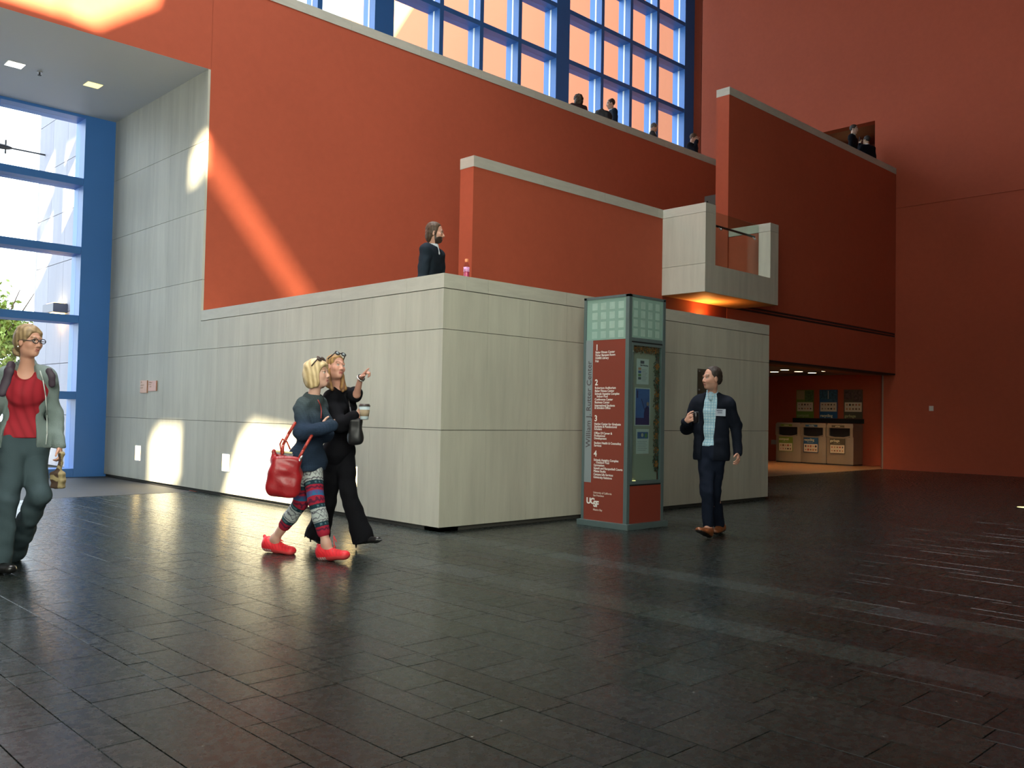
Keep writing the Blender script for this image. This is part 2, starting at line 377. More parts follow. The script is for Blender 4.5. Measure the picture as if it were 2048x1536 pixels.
# ------------------------------------------------------------------ stone balcony
bx0, bx1, by0, bz0, bz1, bzf = 13.5, 16.045, 9.01, 3.515, 5.11, 4.022
bal = empty('stone_balcony', (13.5, Y3, bz0), 'pale travertine balcony box jutting from the red walls, open in front with a glass guard', 'balcony')
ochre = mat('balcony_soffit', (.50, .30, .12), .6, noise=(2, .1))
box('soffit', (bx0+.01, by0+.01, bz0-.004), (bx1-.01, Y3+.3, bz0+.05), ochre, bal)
# left cheek panels (facing the stairs side), front frame, right cheek
for c, d in ((bz0, bzf), (bzf+.003, 4.945)): box('stone_panel', (bx0, by0, c), (bx0+.036, Y3+.1, d-.003), stone, bal)
box('coping_stone', (bx0, by0, 4.948), (bx0+.32, Y3+.1, bz1), coping, bal)
box('backing', (bx0+.036, by0+.036, bz0+.04), (bx0+.28, Y3+.1, 4.945), joint, bal)
box('stone_panel', (bx0+.0366, by0, bzf), (bx0+.32, by0+.036, 4.945), stone, bal)
box('stone_panel', (bx0+.284, by0+.036, bzf), (bx0+.32, by0+.25, 4.945), stone, bal)
box('cheek_plaster', (bx0+.28, by0+.25, bzf-.1), (bx0+.315, Y3+.1, 4.945), plaster, bal)
box('stone_panel', (bx0+.0366, by0, bz0), (bx1, by0+.036, bzf-.001), stone, bal)
box('floor_slab', (bx0+.03, by0+.036, bz0+.05), (bx1-.03, Y3+.3, bzf-.02), stone, bal)
box('stone_panel', (15.74, by0, bzf), (bx1, by0+.036, 4.945), stone, bal)
box('stone_panel', (15.74, by0+.036, bzf), (15.776, 9.27, 4.945), stone, bal)
box('stone_panel', (bx1-.036, by0+.036, bz0), (bx1, Y3, 4.945), stone, bal)
box('cheek_plaster', (15.745, 9.27, bzf-.05), (15.78, Y3, 4.945), plaster, bal)
box('backing', (15.776, by0+.036, bz0+.04), (bx1-.036, Y3, 4.945), joint, bal)
box('coping_stone', (15.735, by0, 4.948), (bx1, Y3, bz1), coping, bal)
box('glass_guard', (bx0+.30, 9.262, bzf-.02), (15.75, 9.274, 5.09), green_glass, bal)
h = MB().tube((bx0+.3, 9.33, 4.86), (15.68, 9.33, 4.86), .021).build('handrail', dark_metal, bal)
for hx in (14.4, 15.6): MB().tube((hx, 9.27, 4.80), (hx, 9.33, 4.85), .010).ball((hx, 9.27, 4.80), .022, 6).build('rail_bracket', steel, bal, True)
# handrail on the big wall, glimpsed beside the balcony, plus its stair rail
hr = empty('stair_handrail', (16, YB-.1, 6), 'dark round handrail fixed to the red wall behind the balcony', 'handrail')
MB().path([(18.6, YB-.09, 6.35), (19.1, YB-.09, 6.6), (20.6, YB-.09, 7.45)], .022).build('rail', dark_metal, hr)
for hx, hz in ((18.9, 6.5), (20.3, 7.28)): MB().tube((hx, YB, hz-.05), (hx, YB-.09, hz), .012).build('bracket', dark_metal, hr)
st = struct(empty('floor_stairs', (9, 10.3, 1.6)))
for i in range(25):
    box('step', (9.0+i*.335, 10.27, 1.6+.163*(i+1)-(.16 if i < 6 else .32)), (9.335+i*.335, YB-.02, 1.6+.163*(i+1)), mat('step_stone', (.2, .2, .18), .5), st)
# uplight behind the block that glows on the balcony underside
ul = empty('wall_uplight', (14.75, Y3-.1, 3.0), 'small hidden uplight on the dark red wall beneath the balcony, glowing orange', 'light')
MB().lathe((14.75, Y3-.10, 2.9), [(.05, 0), (.08, .12), (.08, .16)], 16).build('cup', dark_metal, ul)
MB().lathe((14.75, Y3-.10, 3.062), [(.06, 0), (.06, .004)], 16).build('lens', lamp_warm, ul)
l = bpy.data.lights.new('uplight', 'SPOT'); l.energy = 90; l.color = (1, .36, .08); l.spot_size = math.radians(165); l.spot_blend = 1; l.shadow_soft_size = .05
o = bpy.data.objects.new('uplight_beam', l); link(o); o.location = (14.75, Y3-.12, 3.09); o.rotation_euler = (math.radians(180), 0, 0)

# ------------------------------------------------------------------ upper window (deep blue grid)
YW = 16.8
win = struct(empty('window_1', (10, YW, 6.98)))
D0, D1 = YW, YW+.46
verts_thin = [22.425, 21.10, 19.765, 16.385, 15.02, 13.70]
for px0 in (5.65, -.42): verts_thin += [px0+.53+1.415, px0+.53+2.78, px0+.53+4.11]
posts = [(23.86, 24.42), (17.79, 18.32), (11.725, 12.26), (5.65, 6.18), (-.42, .11)]
for a, b in posts: box('post', (a, D0-.01, 6.98), (b, D1, 16.3), blue, win)
for c in verts_thin: box('mullion', (c-.062, D0, 6.98), (c+.062, D1, 16.3), blue, win)
cols = sorted([(a, b) for a, b in posts] + [(c-.062, c+.062) for c in verts_thin]); cols = [(-2.0, -2.0)] + cols
rails_z = [8.30, 9.715, 11.13, 12.55, 13.965, 15.38]
for (a0, a1), (b0, b1) in zip(cols, cols[1:]):
    if b0-a1 < .1: continue
    for z in rails_z: box('rail', (a1, D0+.002, z), (b0, D1-.002, z+.125), blue, win)
    lvl = [6.98]+rails_z+[16.3]
    for i in range(len(lvl)-1):
        z0 = lvl[i]+(.125 if i else 0)
        box('pane', (a1, YW+.226, z0), (b0, YW+.234, lvl[i+1]), pane_m, win)
        if b0 > 10: box('pane_bead', (b0-.004, YW+.20, z0), (b0-.0005, YW+.26, lvl[i+1]), mat('bead_light', (.7, .78, .8), .4), win)
struct(box('wall_back', (-2.4, YW, 16.3), (24.6, YW+.46, 17), plaster))
struct(box('wall_back_band', (-2.4, YW-.01, 6.475), (24.6, YW+.46, 6.98), plaster))
struct(MB().box((XA+.3, YW, -.3), (25.3, YW+.46, 6.475)).build('wall_back_lower', plaster))
# ------------------------------------------------------------------ entry window
win2 = struct(empty('window_2', (3, YW, 0)))
box('post', (5.545, YW-.01, 0), (XA+.03, D1, 6.475), blue, win2)
for c in (4.11, 2.72, 1.33, -.06, -1.45): box('mullion', (c-.062, D0, 0), (c+.062, D1, 6.475), blue, win2)
vc = [-2.0, -1.45, -.06, 1.33, 2.72, 4.11]
edges = [(vc[i]+(.062 if i else 0), (vc[i+1]-.062)) for i in range(5)] + [(4.172, 5.545)]
rz = [(.0, .15), (1.38, .135), (2.735, .135), (3.97, .13), (5.20, .13), (6.42, .055)]
for a, b in edges:
    for z, t in rz: box('rail', (a, D0+.002, z), (b, D1-.002, z+t), blue, win2)
    for i in range(5): box('pane', (a, YW+.226, rz[i][0]+rz[i][1]), (b, YW+.234, rz[i+1][0]), pane_m, win2)
# ------------------------------------------------------------------ unseen side facade: openings cut to shape the sun patches
fac = struct(empty('wall_left', (-2, 0, 0)))
bm = bmesh.new()
outer = [(-9, -.3), (17.3, -.3), (17.3, 17), (-9, 17)]
holes = [[(-.07, 9.49), (.84, 9.49), (.84, 10.34), (-.07, 10.34)],
         [(-4.04, 9.48), (-1.76, 9.48), (-2.29, 10.46), (-4.04, 10.30)],
         [(-.74, 14.30), (-.36, 14.30), (-.36, 14.84), (-.74, 14.84)],
         [(2.10, 14.12), (.70, 15.7), (.55, 16.4), (2.84, 16.4), (2.84, 13.64)],
         [(2.87, 13.62), (2.87, 16.4), (7.5, 16.4), (7.5, 10.6), (4.49, 12.50)],
         [(-1.8, 1.2), (7.0, 1.2), (7.0, 6.6), (-1.8, 6.6)]]
holes += [[(-4.3, z_), (-.80, z_), (-.80, z_+.031), (-4.3, z_+.031)] for z_ in (14.34, 14.44, 14.54, 14.64, 14.74, 14.84)]   # thin slots cut to dim the sun streak
for lp in [outer]+holes:
    vs = [bm.verts.new((-2.0, a, b)) for a, b in lp]
    for i in range(len(vs)): bm.edges.new((vs[i], vs[(i+1) % len(vs)]))
bmesh.ops.triangle_fill(bm, use_beauty=True, use_dissolve=False, edges=bm.edges[:])
me = bpy.data.meshes.new('sun_mask_panel'); bm.to_mesh(me); bm.free(); me.materials.append(mat('grey_stone', (.20, .20, .17), .7))
o = bpy.data.objects.new('sun_mask_panel', me); link(o, fac); o.matrix_parent_inverse = Matrix.Translation(fac.location).inverted()
sm = o.modifiers.new('thick', 'SOLIDIFY'); sm.thickness = .02; sm.offset = 0
win3 = struct(empty('added_window', (-2, 7, 1.2)))  # unseen window front added to dress the left fill lamp
for yy in (-1.8, .4, 2.6, 4.8, 7.0): box('mullion', (-2.1, yy-.06, 1.2), (-1.95, yy+.06, 6.6), blue, win3)
box('sky_blocker', (-2.09, -1.8, 1.2), (-2.06, 7.0, 6.6), mat('blocker_cloth', (.7, .72, .66), .9), win3)  # added backing, keeps sky light out of the opening
for zz in (1.2, 3.0, 4.8, 6.6): box('rail', (-2.1, -1.8, zz-.05), (-1.96, 7.0, zz+.05), blue, win3)

# ------------------------------------------------------------------ outside
ext_or = mat('exterior_orange', (.56, .19, .085), .8, mott=.05, mscale=.2)
struct(box('wall_exterior_orange', (25.2, 17.3, -1), (25.9, 39, 26), ext_or))
ew = struct(empty('wall_exterior_stone', (6.3, 17.3, 0)))
ys2 = [17.3+i*.94 for i in range(6)]
box('backing', (6.36, 17.3, -.2), (6.8, 22.0, 9.0), joint, ew)
est = mat('exterior_stone', (.27, .27, .32), .7, streak=((6, 6, .7), .08), objrand=.06)
for a, b in zip(ys2, ys2[1:]):
    for c, d in zip([0, 1.075, 2.15, 3.22, 4.3, 5.37, 6.45, 7.52], [1.075, 2.15, 3.22, 4.3, 5.37, 6.45, 7.52, 8.6]):
        box('stone_panel', (6.30, a+.004, c+.006), (6.37, b-.004, d-.006), est, ew)
can = struct(MB().box((-9.5, -22, 7.9), (-2.05, 9.5, 8.1)).build('sun_block_slab', white_paint))  # unseen slab added to keep direct sun out of the facade opening
struct(box('ground_exterior', (-40, 17.3, -.5), (60, 80, -.05), mat('exterior_paving', (.07, .07, .07), .8, noise=(1, .1))))
wl = empty('exterior_wall_lamp', (6.2, 20.1, 3.3), 'grey box lamp on the outside stone wall seen through the entry window', 'light')
MB().box((6.02, 19.75, 3.19), (6.30, 20.45, 3.38), .01).build('housing', mat('lamp_grey', (.10, .10, .13), .5), wl)
MB().box((6.06, 19.85, 3.165), (6.28, 20.35, 3.19)).build('lower_lens', lamp_warm, wl)
MB().box((6.06, 19.85, 3.38), (6.28, 20.35, 3.395)).build('upper_lens', lamp_warm, wl)
l = bpy.data.lights.new('box_lamp', 'POINT'); l.energy = 8; l.color = (1, .5, .15); l.shadow_soft_size = .1
o = bpy.data.objects.new('box_lamp_glow', l); link(o); o.location = (6.15, 20.1, 3.0)
fl = empty('exterior_floodlight', (6.2, 21.7, 6.9), 'slim floodlight on a bracket outside the top of the entry window', 'light')
MB().tube((6.3, 21.6, 6.86), (5.6, 21.6, 6.86), .018).build('arm', dark_metal, fl)
MB().ball((5.35, 21.6, 6.86), (.30, .07, .06), 8).tube((5.5, 21.6, 6.72), (5.5, 21.6, 7.02), .018).build('head', dark_metal, fl, True)
# tree outside: crown of real leaves on limbs
tr = empty('garden_tree', (8.2, 30, 0), 'sunlit yellow green tree outside the entry window, behind the woman in the red top', 'tree')
bark = mat('bark', (.16, .11, .07), .9, bump=.4, bscale=20)
tm = MB().tube((7.2, 30, -.1), (7.3, 30, 2.6), .16, .10)
rr = random.Random(4)
for i in range(16):
    a = rr.uniform(0, 6.28); q = Vector((7.3, 30, 2.4)) + Vector((math.cos(a)*1.3, math.sin(a)*1.1, rr.uniform(.8, 2.6))); tm.tube((7.3, 30, 2.3), q, .045, .012, 6)
tm.build('trunk', bark, tr)
def leaf_cloud(name, parent, centre, rad, n, size, m, seed):
    r = np.random.RandomState(seed); P = []
    blobs = r.randn(26, 3); blobs /= np.linalg.norm(blobs, axis=1)[:, None]; blobs *= (r.rand(26, 1)**.5)*.75
    while len(P) < n:
        b = blobs[r.randint(26)]; p = b + r.randn(3)*.17
        P.append(p)
    P = np.array(P)*np.array(rad)+np.array(centre)
    v = []; f = []
    for p in P:
        a = r.randn(3); a /= np.linalg.norm(a); c = np.cross(a, r.randn(3)); c /= np.linalg.norm(c); s = size*(.6+.8*r.rand()); i = len(v)
        v += [tuple(p-a*s), tuple(p+c*s*.45), tuple(p+a*s), tuple(p-c*s*.45)]; f.append((i, i+1, i+2, i+3))
    me = bpy.data.meshes.new(name); me.from_pydata(v, [], f); me.materials.append(m); o = bpy.data.objects.new(name, me); link(o, parent)
    o.matrix_parent_inverse = Matrix.Translation(parent.location).inverted(); o['kind'] = 'stuff'; return o
leafm = mat('leaf_green', (.30, .42, .08), .6, noise=(1.5, .25))
leaf_cloud('leaves', tr, (7.4, 30, 3.3), (1.5, 1.5, 1.7), 7500, .09, leafm, 5)

# ------------------------------------------------------------------ small fittings
for i, (yc, where) in enumerate(((15.28, 'nearest the blue window frame'), (12.11, 'between the two bright sun patches'), (8.93, 'behind the woman in black trousers'))):
    t = empty('step_light', (XA, yc, .48), 'glowing rectangular step light low in the stone wall, ' + where, 'light', 'step lights along the stone wall')
    box('lens', (XA-.004, yc-.11, .365), (XA+.01, yc+.11, .605), lamp_warm, t)
    MB().box((XA-.003, yc-.122, .353), (XA+.005, yc+.122, .365)).box((XA-.003, yc-.122, .605), (XA+.005, yc+.122, .617)).box((XA-.003, yc-.122, .365), (XA+.005, yc-.11, .605)).box((XA-.003, yc+.11, .365), (XA+.005, yc+.122, .605)).build('frame', steel, t)
for lx, m_, lab in ((3.93, lamp_white, 'white square recessed light in the entry soffit, the left one at the picture edge'), (5.08, lamp_yellow, 'yellow square recessed light in the entry soffit, the right one')):
    t = empty('soffit_light', (lx, 15.1, 6.47), lab, 'light', 'square lights in the entry soffit')
    box('lens', (lx-.115, 14.99, 6.462), (lx+.115, 15.22, 6.474), m_, t)
    MB().box((lx-.13, 14.975, 6.466), (lx+.13, 14.99, 6.476)).box((lx-.13, 15.22, 6.466), (lx+.13, 15.235, 6.476)).box((lx-.13, 14.99, 6.466), (lx-.115, 15.22, 6.476)).box((lx+.115, 14.99, 6.466), (lx+.13, 15.22, 6.476)).build('frame', white_paint, t)
sp = empty('sprinkler', (4.29, 15.14, 6.47), 'small metal sprinkler in the entry soffit between two square lights', 'sprinkler')
MB().lathe((4.29, 15.14, 6.455), [(.04, 0), (.04, .02)], 14).build('escutcheon', steel, sp)
MB().tube((4.29, 15.14, 6.455), (4.29, 15.14, 6.42), .012).lathe((4.29, 15.14, 6.41), [(.028, 0), (.028, .006)], 12).build('deflector', dark_metal, sp)
wood1 = mat('copper_plaque', (.50, .27, .17), .45, .2, noise=(14, .1)); wood2 = mat('rose_plaque', (.50, .24, .17), .45, .2, noise=(14, .1))
FONT_MATS = {}
def text(body, size, loc, ax, parent, m, name='lettering', align='LEFT', ext=.0006, xscale=1.0, space=1.0, line=1.0, bold=0.0, rotz=0):
    """ax: 'A' faces -X and reads towards -Y; 'B' faces -Y and reads towards +X"""
    c = bpy.data.curves.new(name, 'FONT'); c.body = body; c.size = size; c.extrude = ext; c.align_x = align; c.align_y = 'TOP_BASELINE'
    c.space_character = space; c.space_line = line; c.offset = bold; c.resolution_u = 3; c.materials.append(m)
    o = bpy.data.objects.new(name, c); link(o)
    if ax == 'A': R3 = Matrix(((0, 0, -1), (-1, 0, 0), (0, 1, 0)))
    else: R3 = Matrix(((1, 0, 0), (0, 0, -1), (0, 1, 0)))
    mw = R3.to_4x4() @ Matrix.Rotation(rotz, 4, 'Z') @ Matrix.Diagonal((xscale, 1, 1, 1)); mw.translation = Vector(loc)
    if parent is not None: o.parent = parent; o.matrix_parent_inverse = Matrix.Translation(parent.location).inverted()
    o.matrix_basis = mw
    return o
etch = mat('plaque_etching', (.72, .50, .36), .5)
t = empty('copper_plaque', (XA, 15.1, 1.6), 'taller copper coloured plaque on the stone wall, the left of the pair', 'plaque', 'plaques on the stone wall')
box('plate', (XA-.02, 14.955, 1.50), (XA, 15.235, 1.71), wood1, t, .003)
text('@\nnumen\nvivat', .05, (XA-.0212, 15.21, 1.665), 'A', t, etch, line=.9)
t = empty('rose_plaque', (XA, 14.8, 1.6), 'shorter reddish copper plaque on the stone wall, the right of the pair', 'plaque', 'plaques on the stone wall')
box('plate', (XA-.02, 14.585, 1.53), (XA, 14.90, 1.70), wood2, t, .003)
text('William J.\nRutter\nCenter', .035, (XA-.0212, 14.87, 1.66), 'A', t, etch, line=.95)
gp = empty('glass_plaque', (10.95, YF, 1.75), 'small clear plaque on steel pins on the stone front, behind the suited man\'s head', 'plaque')
box('plate', (10.76, YF-.028, 1.58), (11.12, YF-.02, 1.96), glass('plaque_glass', (.62, .62, .60)), gp)
for a, b in ((10.80, 1.925), (10.80, 1.66), (11.08, 1.925), (11.08, 1.66)): MB().tube((a, YF-.036, b), (a, YF, b), .011, n=12).build('standoff_pin', steel, gp)
sw = empty('wall_switch', (XR, 9.02, 1.62), 'small white switch plate on the dark red right wall', 'switch')
box('plate', (XR-.008, 8.965, 1.56), (XR, 9.075, 1.69), mat('switch_white', (.75, .68, .60), .4), sw, .002)
box('rocker', (XR-.013, 9.0, 1.595), (XR-.008, 9.04, 1.655), mat('switch_white', (.75, .68, .60), .4), sw, .001)
ff = empty('floor_light', (14.9, 4.3, 0), 'small glowing floor light at the right edge of the floor', 'light')
MB().lathe((15.02, 4.28, -.005), [(.17, 0), (.17, .012), (.14, .013)], 24).build('ring', dark_metal, ff)
MB().lathe((15.02, 4.28, -.003), [(.135, 0), (.135, .013)], 24).build('lens', lamp_yellow, ff)
# bottle and papers on the coping
bt = empty('drink_bottle', (6.55, 7.5, 2.745), 'clear plastic drink bottle with pink label and orange cap on the stone coping', 'bottle')
pl = glass('bottle_plastic', (.88, .80, .82))
MB().lathe((6.55, 7.5, 2.746), [(.030, 0), (.034, .008), (.034, .05), (.031, .075), (.034, .10), (.034, .135), (.028, .165), (.015, .19), (.014, .205)], 20).build('body', pl, bt, True)
MB().lathe((6.55, 7.5, 2.749), [(.028, 0), (.030, .005), (.030, .07), (.027, .085)], 16).build('drink', mat('pink_drink', (.62, .10, .22), .2), bt, True)
MB().lathe((6.55, 7.5, 2.835), [(.0345, 0), (.0345, .05)], 20).build('label_band', mat('pink_label', (.60, .28, .50), .4, noise=(60, .5)), bt, True)
MB().lathe((6.55, 7.5, 2.945), [(.019, 0), (.020, .004), (.020, .028), (.018, .032)], 16).build('cap', mat('orange_cap', (.85, .30, .12), .4), bt, True)
pp = empty('folded_papers', (6.9, 7.46, 2.745), 'flat yellow folded papers lying on the stone coping right of the bottle', 'papers')
for i, (a, b) in enumerate(((6.71, 7.10), (6.75, 7.14))):
    MB().box((a, 7.37, 2.746+i*.006), (b, 7.55, 2.752+i*.006)).build('sheet', mat('yellow_paper', (.62, .58, .22), .7), pp)

# ------------------------------------------------------------------ directory kiosk
KX, KY = 7.83, 6.20
kg = mat('kiosk_grey_green', (.115, .165, .165), .45, .3, noise=(8, .05)); kr_ = mat('kiosk_red', (.22, .040, .024), .45); kgrey = mat('kiosk_grey', (.23, .27, .28), .45)
frost = mat('frosted_glass', (.22, .36, .30), .35, noise=(5, .06)); frost2 = mat('frosted_square', (.33, .48, .41), .4, noise=(9, .12))
ks = empty('directory_kiosk', (KX, KY, 0), 'tall square directory pillar with red panels, frosted glass top and a lit display case', 'kiosk')
box('base', (KX, KY-.01, 0), (KX+.75, KY+.74, .066), kg, ks, .004)
x0, x1, y0, y1 = KX+.035, KX+.715, KY+.035, KY+.735-.03
pw = .05
MB().poly([(x0, y0, .066), (x0+pw, y0, .066), (x0+pw, y0+.026, .066), (x0+.026, y0+.026, .066), (x0+.026, y0+pw, .066), (x0, y0+pw, .066)], (0, 0, 2.56)).build('post', kg, ks)
box('post', (x1-pw, y0, .066), (x1, y0+pw, 2.625), kg, ks, .002)
box('post', (x0, y1-pw+.01, .066), (x0+pw, y1, 2.625), kg, ks, .002)
box('post', (x1-pw, y1-pw, .066), (x1, y1, 2.625), kg, ks, .002)
MB().box((x0, y0, 2.60), (x1, y0+.03, 2.628)).box((x0, y0+.03, 2.60), (x0+.03, y1, 2.628)).box((x1-.03, y0+.03, 2.60), (x1, y1, 2.628)).box((x0+.03, y1-.03, 2.60), (x1-.03, y1, 2.628)).build('top_rail', kg, ks)
box('top_cap', (x0+.02, y0+.02, 2.598), (x1-.02, y1-.02, 2.606), kg, ks)
# left face (A): frosted top, grey strip, red panel
yl = y1-.03     # left end of the face as seen
def ly(u): return 6.93-u
box('frosted_panel', (x0+.010, y0+pw, 2.128), (x0+.016, y1-.04, 2.60), frost, ks)
for i in range(4):
    for j in range(4):
        u = .145+.129*i; z = 2.515-.109*j
        box('frosted_square', (x0+.0085, ly(u+.078), z-.04), (x0+.0105, ly(u), z+.04), frost2, ks)
box('red_panel', (x0+.004, y0+pw, .066), (x0+.012, ly(.168), 2.125), kr_, ks)
box('red_panel', (x0+.004, ly(.1675), .066), (x0+.012, y1-.02, .493), kr_, ks)
box('grey_panel', (x0+.002, ly(.1685), .494), (x0+.011, y1-.038, 2.130), kgrey, ks)
wt = mat('sign_white', (.80, .78, .72), .5); dk = mat('sign_dark', (.07, .055, .06), .5); wt2 = mat('sign_cream', (.62, .50, .42), .5)
XL = x0+.0035
text('William J. Rutter Center', .098, (XL-.0015, ly(.150), .893), 'A', ks, dk, rotz=math.pi/2, xscale=1.0, space=1.02, bold=.0008)
def num(t_, z, u=.205): text(t_, .095, (XL, ly(u), z), 'A', ks, wt, bold=.002, xscale=.95)
def rows(lst, m_=wt, size=.036):
    for t_, z, du in lst: text(t_, size, (XL, ly(.206+du), z), 'A', ks, m_, bold=.0007, xscale=.93)
num('1', 2.012); num('2', 1.610); num('3', 1.198); num('4', .795)
rows([('Bakar Fitness Center', 1.976, 0), ('Fisher Banquet Room', 1.943, 0), ('FAMRI Library', 1.909, 0), ('Pub', 1.875, 0)])
rows([('Robertson Auditorium', 1.567, 0), ('Bakar Fitness Center', 1.533, 0), ('Schwab Aquatics Complex', 1.500, 0), ('Indoor Pool', 1.470, .03), ('Conference Center', 1.435, 0), ('Business Center', 1.402, 0), ('International Students', 1.366, 0), ('& Scholars Office', 1.338, 0)])
rows([('Herbst Center for Graduate', 1.155, 0), ('Students & Postdoctoral', 1.125, 0), ('Scholars', 1.096, 0), ('Office Of Career &', 1.050, 0), ('Professional', 1.020, 0), ('Development', .990, 0), ('Student Health & Counseling', .938, 0), ('Services', .908, 0)])
rows([('Schwab Aquatics Complex', .744, 0), ('Outdoor Pool', .716, .035), ('Gymnasium', .684, 0), ('Squash and Racquetball Courts', .650, 0), ('Pilates Studio', .616, 0), ('Campus Life Services', .580, 0), ('University Relations', .546, 0)])
rows([('University of California', .372, 0), ('San Francisco', .340, 0), ('Mission Bay', .178, 0)], wt2, .031)
text('UC', .092, (XL, ly(.105), .252), 'A', ks, wt, bold=.004, space=.84)
text('SF', .092, (XL-.0012, ly(.212), .222), 'A', ks, wt, bold=.004, space=.84)
# right face (B): frosted top, display case, red base panel
def rx(u): return 7.87+u
box('frosted_panel', (x0+.03, y0+.010, 2.145), (x1-pw, y0+.016, 2.60), frost, ks)
for i in range(4):
    for j in range(4):
        u = .085+.135*i; z = 2.52-.104*j
        box('frosted_square', (rx(u), y0+.0085, z-.04), (rx(u+.075), y0+.0105, z+.04), frost2, ks)
box('cross_rail', (x0+.02, y0+.004, 2.105), (x1-.04, y0+.03, 2.145), kg, ks)
box('red_panel', (x0+.03, y0+.004, .066), (x1-pw, y0+.012, .482), kr_, ks)
box('shadow_gap', (x0+.02, y0+.006, .482), (x1-.03, y0+.02, .500), black, ks)
box('shadow_gap', (x0+.02, y0+.006, 2.088), (x1-.03, y0+.02, 2.105), black, ks)
MB().box((rx(.055), y0-.002, .500), (rx(.625), y0+.03, .537)).box((rx(.055), y0-.002, 2.058), (rx(.625), y0+.03, 2.088)).box((rx(.055), y0-.002, .537), (rx(.082), y0+.03, 2.058)).box((rx(.598), y0-.002, .537), (rx(.625), y0+.03, 2.058)).build('case_frame', kg, ks)
box('case_back', (rx(.08), y0+.045, .53), (rx(.60), y0+.05, 2.06), mat('case_back', (.30, .32, .27), .7), ks)
box('case_floor', (rx(.08), y0+.02, .525), (rx(.60), y0+.08, .537), kg, ks)
box('case_glass', (rx(.082), y0+.004, .537), (rx(.598), y0+.008, 2.058), glass('case_glass', (.86, .92, .90)), ks)
box('core', (x0+.05, y0+.10, .07), (x1-.02, y1-.02, 2.59), joint, ks)
box('side_panel', (x1-.012, y0+pw, .066), (x1-.006, y1-pw, 2.60), kr_, ks)
box('rear_panel', (x0+pw, y1-.012, .066), (x1-pw, y1-.006, 2.60), kr_, ks)
MB().tube((rx(.07), y0-.006, 1.99), (rx(.07), y0+.004, 1.99), .006).build('lock', steel, ks)
yp = y0+.043
paper = mat('flyer_paper', (.50, .55, .56), .7); ink = mat('flyer_ink', (.08, .10, .13), .7); inkb = mat('flyer_blue', (.05, .12, .30), .6); inkg = mat('flyer_green', (.10, .22, .10), .6)
def flyer(name, label, u0, u1, z0, z1, m_):
    t = empty(name, (rx(u0), yp, z0), label, 'poster', 'notices in the display case'); box('sheet', (rx(u0), yp-.002, z0), (rx(u1), yp, z1), m_, t); return t
t = flyer('event_flyer', 'pale flyer with small photos down its left side, top notice in the display case', .195, .418, 1.627, 1.917, paper)
MB().box((rx(.26), yp-.003, 1.862), (rx(.33), yp-.002, 1.895)).build('printed_block', ink, t)
for i in range(4): box('printed_photo', (rx(.222), yp-.003, 1.68+.036*i), (rx(.275), yp-.002, 1.708+.036*i), [ink, inkg, inkb, wood1][i], t)
text('Bird Watching', .024, (rx(.26), yp-.003, 1.835), 'B', t, ink, bold=.0006)
for i in range(8): box('printed_line', (rx(.29), yp-.0028, 1.665+.018*i), (rx(.36+.03*((i*7) % 3)/2), yp-.002, 1.669+.018*i), mat('flyer_grey', (.22, .25, .28), .7), t)
t = flyer('blue_poster', 'large blue poster of a person reaching up with a stick, middle of the display case', .170, .450, 1.155, 1.587, paper)
box('printed_sky', (rx(.182), yp-.003, 1.165), (rx(.438), yp-.002, 1.575), mat('poster_blue', (.055, .13, .36), .6, noise=(9, .15)), t)
box('printed_ground', (rx(.182), yp-.0035, 1.165), (rx(.438), yp-.003, 1.245), mat('poster_dark', (.03, .03, .12), .6), t)
MB().poly([(rx(.34), yp-.004, 1.165), (rx(.438), yp-.004, 1.165), (rx(.43), yp-.004, 1.36), (rx(.40), yp-.004, 1.385), (rx(.36), yp-.004, 1.36), (rx(.335), yp-.004, 1.30)], (0, .001, 0)).build('printed_figure', mat('poster_dark', (.03, .03, .12), .6), t)
MB().lathe((rx(.405), yp-.0035, 1.405), [(.024, 0), (.024, .001)], 12, (0, -1, 0)).build('printed_head', mat('poster_skin', (.28, .20, .20), .6), t)
MB().tube((rx(.345), yp-.0045, 1.335), (rx(.285), yp-.0045, 1.46), .0035, n=6).build('printed_stick', mat('poster_dark', (.03, .03, .12), .6), t)
box('printed_panel', (rx(.20), yp-.0035, 1.47), (rx(.225), yp-.003, 1.555), mat('poster_dark', (.03, .03, .12), .6), t)
t = flyer('portrait_flyer', 'pale flyer with a portrait photo at its top, lowest notice in the display case', .205, .435, .838, 1.118, paper)
box('printed_photo', (rx(.222), yp-.003, 1.01), (rx(.42), yp-.002, 1.085), inkb, t)
MB().lathe((rx(.31), yp-.0032, 1.05), [(.022, 0), (.022, .001)], 12, (0, -1, 0)).build('printed_face', mat('poster_skin2', (.40, .38, .32), .6), t)
MB().lathe((rx(.38), yp-.0032, 1.045), [(.028, 0), (.028, .001)], 12, (0, -1, 0)).build('printed_leaf', inkg, t)
for i in range(6): box('printed_line', (rx(.225), yp-.0028, .875+.02*i), (rx(.38+.02*(i % 2)), yp-.002, .879+.02*i), mat('flyer_grey', (.22, .25, .28), .7), t)
